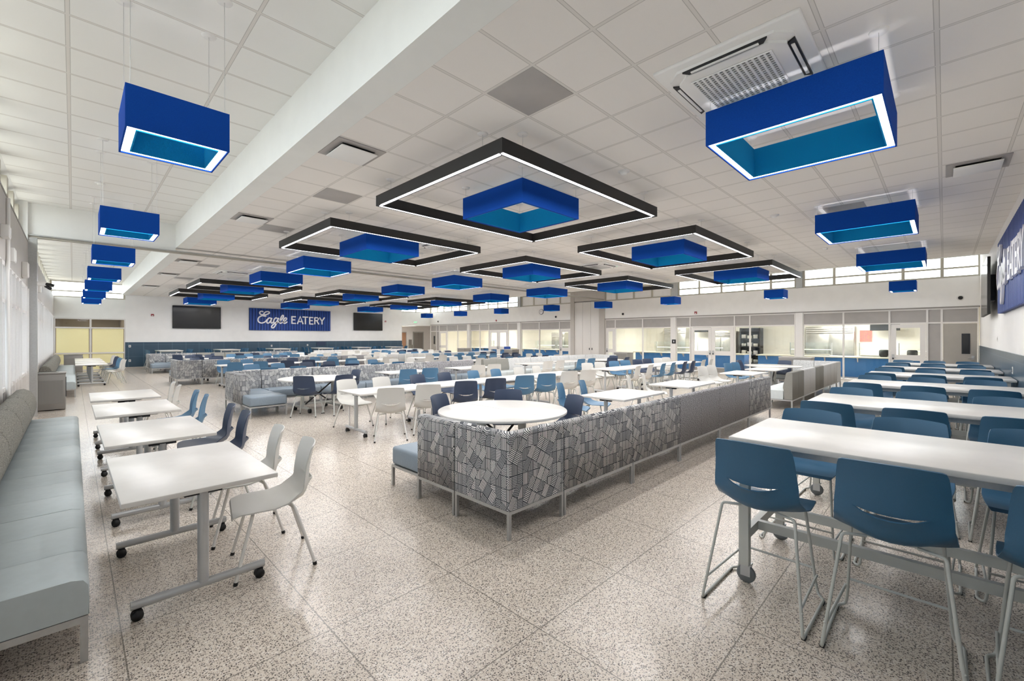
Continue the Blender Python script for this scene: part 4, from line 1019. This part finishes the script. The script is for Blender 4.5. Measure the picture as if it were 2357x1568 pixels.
sofa_line(None, 18.55, 1, [(3.2, 4.46, 'maze'), (4.46, 5.7, 'maze'), (5.7, 6.95, 'maze'), (6.95, 8.2, 'maze'), (8.2, 9.4, 'tweed')], sf, 'left', 'third left sofa row', 2.485)
sofa_line(None, 18.55, 1, [(10.35, 11.6, 'tweed_w'), (11.6, 12.85, 'tweed_w'), (12.85, 14.1, 'tweed_w'), (14.1, 15.35, 'tweed_w'), (15.35, 16.6, 'tweed_w')], sf, 'right', 'third right sofa row', 17.32)
sofa_line(None, 27.4, -1, [(3.2, 4.46, 'maze'), (4.46, 5.7, 'tweed_g'), (5.7, 6.95, 'tweed_g'), (6.95, 8.2, 'maze'), (8.2, 9.4, 'maze')], sf, 'left', 'rearmost left sofa row', 2.485)
sofa_line(None, 27.4, -1, [(10.35, 11.6, 'tweed_w'), (11.6, 12.85, 'tweed_w'), (12.85, 14.1, 'tweed_w'), (14.1, 15.35, 'tweed_w'), (15.35, 16.6, 'tweed_w')], sf, 'right', 'rearmost right sofa row', 17.32)

# tables and chairs in front of the sofas
SPOTS = {}
def bay(ty, cy_, face, left, right, nm):
    """ty = table centre, cy_ = chair row, left/right = [(x, kind, colour)]"""
    for side, items in (('left', left), ('right', right)):
        for i, (x, kind, k) in enumerate(items):
            if kind == 'R':
                ry = ty+(.28 if face == '-y' else -.28)
                P_round.put((x, ry, 0), random.choice((.1, .0)), 'round white table at the %s %s sofa row' % (nm, side), 'round tables at the sofas')
                s = 1 if face == '-y' else -1
                k0 = (nm, side)
                spots = [(-.22, s*.74, 0), (.62, s*.52, 0), (.74, -s*.34, 0)] if k0 == ('nearest', 'left') else [(-.45, s*.62, 0), (.12, s*.82, 0), (.72, -s*.09, 0)]
                for q, (dx, dy, _) in enumerate(spots):
                    ang = math.atan2(dx, -dy) if True else 0
                    a2 = math.atan2(-dy, -dx)-PI/2
                    chair(k, x+dx*1.0, ry+dy*1.0, a2, 'navy chair at the round table of the %s %s sofa row, %s from left' % (nm, side, ORD[q]), 'navy chairs around the round tables', .1)
            else:
                P_t135.put((x, ty, 0), 0, 'white rectangular table at the %s %s sofa row, %s from its left' % (nm, side, ORD[i]), 'rectangular tables at the sofas')
                for q in (0, 1):
                    chair(k, x-.33+.66*q, cy_, FACE[face]+({'left': -.45, 'right': -.1} if face == '+y' else {'left': .45, 'right': -.25})[side], '%s chair, %s one of the pair at the %s table, %s %s sofa row' % (CN[k], ('left', 'right')[q], ORD[i], nm, side), 'paired chairs facing the sofa rows')
bay(3.74, 4.50, '-y', [(3.88, 'R', 'N'), (6.36, 'T', 'B'), (8.64, 'T', 'W')], [(12.45, 'T', 'W'), (14.45, 'T', 'B'), (16.22, 'R', 'N')], 'nearest')
bay(10.45, 9.75, '+y', [(3.95, 'R', 'N'), (6.35, 'T', 'B'), (8.65, 'T', 'W')], [(11.7, 'T', 'W'), (13.6, 'T', 'B'), (15.7, 'R', 'N')], 'second')
bay(19.85, 20.6, '-y', [(3.95, 'R', 'N'), (6.35, 'T', 'N'), (8.6, 'T', 'B')], [(11.7, 'T', 'W'), (13.6, 'T', 'B'), (15.7, 'R', 'N')], 'third')
bay(26.1, 25.4, '+y', [(3.95, 'R', 'N'), (6.35, 'T', 'N'), (8.6, 'T', 'B')], [(11.7, 'T', 'W'), (13.6, 'T', 'B'), (15.7, 'R', 'N')], 'rearmost')
# long table rows
def long_row(y, x0, cols, nm, dy=.66, step=1.56, far=None, rot=(-.3, .15)):
    for i, k in enumerate(cols):
        x = x0+.76+i*step
        P_t15.put((x, y, 0), 0, 'white table in the %s, %s from its left end' % (nm, ORD[i]), 'tables joined into long rows')
    for s, face, sd in ((-1, '+y', 'near'), (1, '-y', 'far')):
        cc = cols if s < 0 or not far else far
        for i, k in enumerate(cc):
            for q in (0, 1):
                x = x0+.76+i*step-.36+.72*q
                chair(k, x, y+s*dy, FACE[face]+rot[0 if s < 0 else 1], '%s chair on the %s side of the %s, %s from left' % (CN[k], sd, nm, ORD[i*2+q]), 'chairs along the long table rows')
long_row(7.1, 3.25, 'WNBW', 'first left long row', rot=(-.5, .15))
long_row(7.0, 10.75, 'WBNW', 'first right long row', rot=(.12, -.38))
long_row(13.65, 3.35, 'BNBW', 'second left long row')
long_row(13.65, 10.75, 'WBNW', 'second right long row', rot=(-.1, -.1))
long_row(17.05, 3.35, 'BNBW', 'third left long row')
long_row(17.05, 10.75, 'WBBN', 'third right long row', rot=(-.1, -.1))
long_row(23.1, 3.35, 'NBBW', 'last left long row')
long_row(23.1, 10.75, 'WBNW', 'last right long row', rot=(-.1, -.1))

# ------------------------------------------------------------------ bar tables
xs = [3.13, 5.42, 7.95, 10.3, 12.55, 14.75]
for i, x in enumerate(xs):
    cx, cy2 = x+.485, .12
    P_bar.put((cx, cy2, 0), 0, 'tall white bar table by the right wall, %s from camera' % ORD[i], 'tall bar tables by the right wall')
    for s, face, sd in ((-1, '+x', 'near'), (1, '-x', 'far')):
        for q in range(3):
            yy = .81-.615*q
            P_stool.put((cx+s*(.53 if s < 0 else .60), yy, 0), FACE[face]+random.uniform(-.03, .03), 'blue stool on the %s side of the %s right wall bar table, %s from left' % (sd, ORD[i], ORD[q]), 'blue stools at the bar tables').rotation_euler.z += (-.05 if i == 0 and q == 0 and s < 0 else 0)
for i, x in enumerate((3.55, 6.15, 8.8, 11.4, 14.0, 16.5)):
    P_bar.put((x, 28.95, 0), 0, 'tall white bar table before the slate tiled far wall, %s from left' % ORD[i], 'tall bar tables by the far wall')
    for s, face, sd in ((-1, '+x', 'left'), (1, '-x', 'right')):
        for q in range(3):
            P_stool.put((x+s*.66, 28.35+.6*q, 0), FACE[face]+random.uniform(-.06, .06), 'blue stool, %s side of the %s far wall bar table, %s from camera' % (sd, ORD[i], ORD[q]), 'blue stools at the bar tables')

# ------------------------------------------------------------------ window side bench and small tables
def window_bench(ys, nm):
    key = len(ys)-1
    t = thing('window_bench', (0, 0, 0), 0, '', 'bench'); L = 1.3; x1 = .055; x0 = -.60
    f = MB(); f.box(x0, x1, 0, .03, .20, .235); f.box(x0, x1, L-.03, L, .20, .235); f.box(x1-.03, x1, .03, L-.03, .20, .235); f.box(x0, x0+.03, .03, L-.03, .20, .235); f.box(x0+.03, x1-.03, .03, L-.03, .225, .234)
    f.build('base_frame', 'alu', t)
    for x in (x0, x1-.03):
        for y in (0, L-.03): MB().box(x, x+.03, y, y+.03, 0, .201).build('leg', 'alu', t)
    s_ = MB(); poly = [(x0, .236), (x0, .425), (x1-.06, .432), (x1-.015, .42), (x1+.004, .39), (x1+.004, .236)]
    for i in range(3):
        a, c = i*L/3+.001, (i+1)*L/3-.001; cx = (x0+x1)/2; cz = .33; n = len(poly); vs = []
        for y, k in ((a, .988), (a+.012, 1), (c-.012, 1), (c, .988)):
            for (px_, z) in poly: vs.append((cx+(px_-cx)*k, y, cz+(z-cz)*(1-(1-k)*2.4)))
        s_.add(vs, [(u*n+j, u*n+(j+1) % n, (u+1)*n+(j+1) % n, (u+1)*n+j) for u in range(3) for j in range(n)], True, 'seat_pale')
        s_.add(vs[:n], [tuple(range(n))], False, 'seat_pale'); s_.add(vs[-n:], [tuple(range(n))], False, 'seat_pale')
    s_.build('seat_cushion', None, t)
    b = MB(); bp = [(-.60, .40), (-.655+.02, .62), (-.63, .80), (-.58, .885), (-.51, .90), (-.44, .86), (-.395, .77), (-.375, .64), (-.40, .52), (-.43, .436), (-.50, .43)]
    n = len(bp); vs = []; cx, cz = -.51, .66
    for y, k in ((.002, .9), (.03, .985), (.07, 1), (L-.07, 1), (L-.03, .985), (L-.002, .9)):
        for (px_, z) in bp: vs.append((cx+(px_-cx)*k, y, cz+(z-cz)*k))
    b.add(vs, [(u*n+j, u*n+(j+1) % n, (u+1)*n+(j+1) % n, (u+1)*n+j) for u in range(5) for j in range(n)], True); b.add(vs[:n], [tuple(range(n))]); b.add(vs[-n:], [tuple(range(n))])
    b.build('back_bolster', 'tweed_b', t)
    p = Proto(t)
    for i, y in enumerate(ys): p.put((0, y, 0), 0, 'pale blue cushioned bench with grey bolster, %s along the %s' % (ORD[i], nm), 'cushioned benches under the windows')
window_bench([3.1+1.305*i for i in range(5)], 'near window wall')
window_bench([17.0+1.305*i for i in range(8)], 'window wall beyond the track')
for i, (y, k, xx) in enumerate([(3.87, 'W', 1.0), (5.66, 'N', 1.02), (7.6, 'B', 1.0), (9.4, 'W', .95)]):
    P_t135.put((.58, y, 0), PI/2+random.uniform(-.01, .01), 'white table along the near window bench, %s from camera' % ORD[i], 'tables along the window benches')
    for q in (0, 1):
        chair(k, xx+.04, y-.32+.68*q, PI/2-.15, '%s chair, %s at the %s table along the near window bench' % (CN[k], ('nearer one', 'farther one')[q], ORD[i]), 'chairs along the window tables', .06)
for i, (y, k) in enumerate([(21.1, 'W'), (22.8, 'B'), (24.5, 'N'), (26.2, 'W')]):
    P_t135.put((.45, y, 0), PI/2, 'white table along the distant window bench, %s from camera' % ORD[i], 'tables along the window benches')
    for q in (0, 1):
        chair(k, 1.05, y-.32+.68*q, PI/2-.2, '%s chair, %s at the %s table of the distant window bench' % (CN[k], ('nearer', 'farther')[q], ORD[i]), 'chairs along the window tables', .06)
# ------------------------------------------------------------------ litter stations
def station(loc, rz, lb, w_=.62, h=.85):
    t = thing('litter_station', loc, rz, lb, 'trash bin', 'grey litter stations'); d = .55
    MB().rbox(0, w_, 0, d, .02, h-.03, .008).build('cabinet', 'litter_plain', t)
    MB().box(.04, w_-.04, -.006, .002, .16, h-.17).build('ribbed_front', 'litter', t)
    MB().rbox(-.01, w_+.01, -.01, d+.01, h-.03, h, .006).build('top', 'litter_plain', t)
    MB().lathe([(.17, 0), (.19, .0), (.19, .012), (.17, .012)], 24, c=(w_*.5, d*.5, h)).build('chute_ring', 'steel', t)
    MB().box(w_, w_+.012, .03, .05, .3, h-.1).build('hinge', 'bracket', t)
for x, y, rz, lb in [(-.74, 14.25, 0, 'grey ribbed litter station standing by the column at the end of the near bench'), (-.3, 28.6, 0, 'brownish grey litter station before the frosted glass at far left')]:
    station((x, y, 0), rz, lb)
for x, y, lb, w_ in [(18.95, 3.35, 'grey cabinet behind the nearest right sofa row', 1.0), (18.95, 10.6, 'grey cabinet before the glass, right of the folded partition', .7), (18.95, 18.2, 'grey cabinet before the glass, left of the folded partition', .7), (19.0, 22.8, 'grey cabinet before the farther double doors', .7)]:
    t = thing('recycling_cabinet', (x, y, 0), PI/2, lb, 'cabinet', 'grey cabinets along the serving side'); L = w_
    MB().rbox(0, L, 0, .6, .03, .90, .01).build('body', 'litter_plain', t); MB().rbox(-.01, L+.01, -.01, .61, .90, .94, .006).build('top', 'panel_grey', t)
    for k in (0, 1): MB().box(.02+k*L/2, L/2-.02+k*L/2, .6, .605, .08, .86).build('door', 'litter_plain', t)
o = thing('menu_easel', (20.3, 20.6, 0), PI/2, 'bright blue standing board before the glass', 'sign')
MB().rbox(-.3, .3, -.02, .02, .45, 1.05, .02).build('panel', 'sign', o)
for s in (-1, 1): MB().tube([(s*.25, .02, .5), (s*.3, .12, 0)], .012, 8).build('leg', 'grey_paint', o)
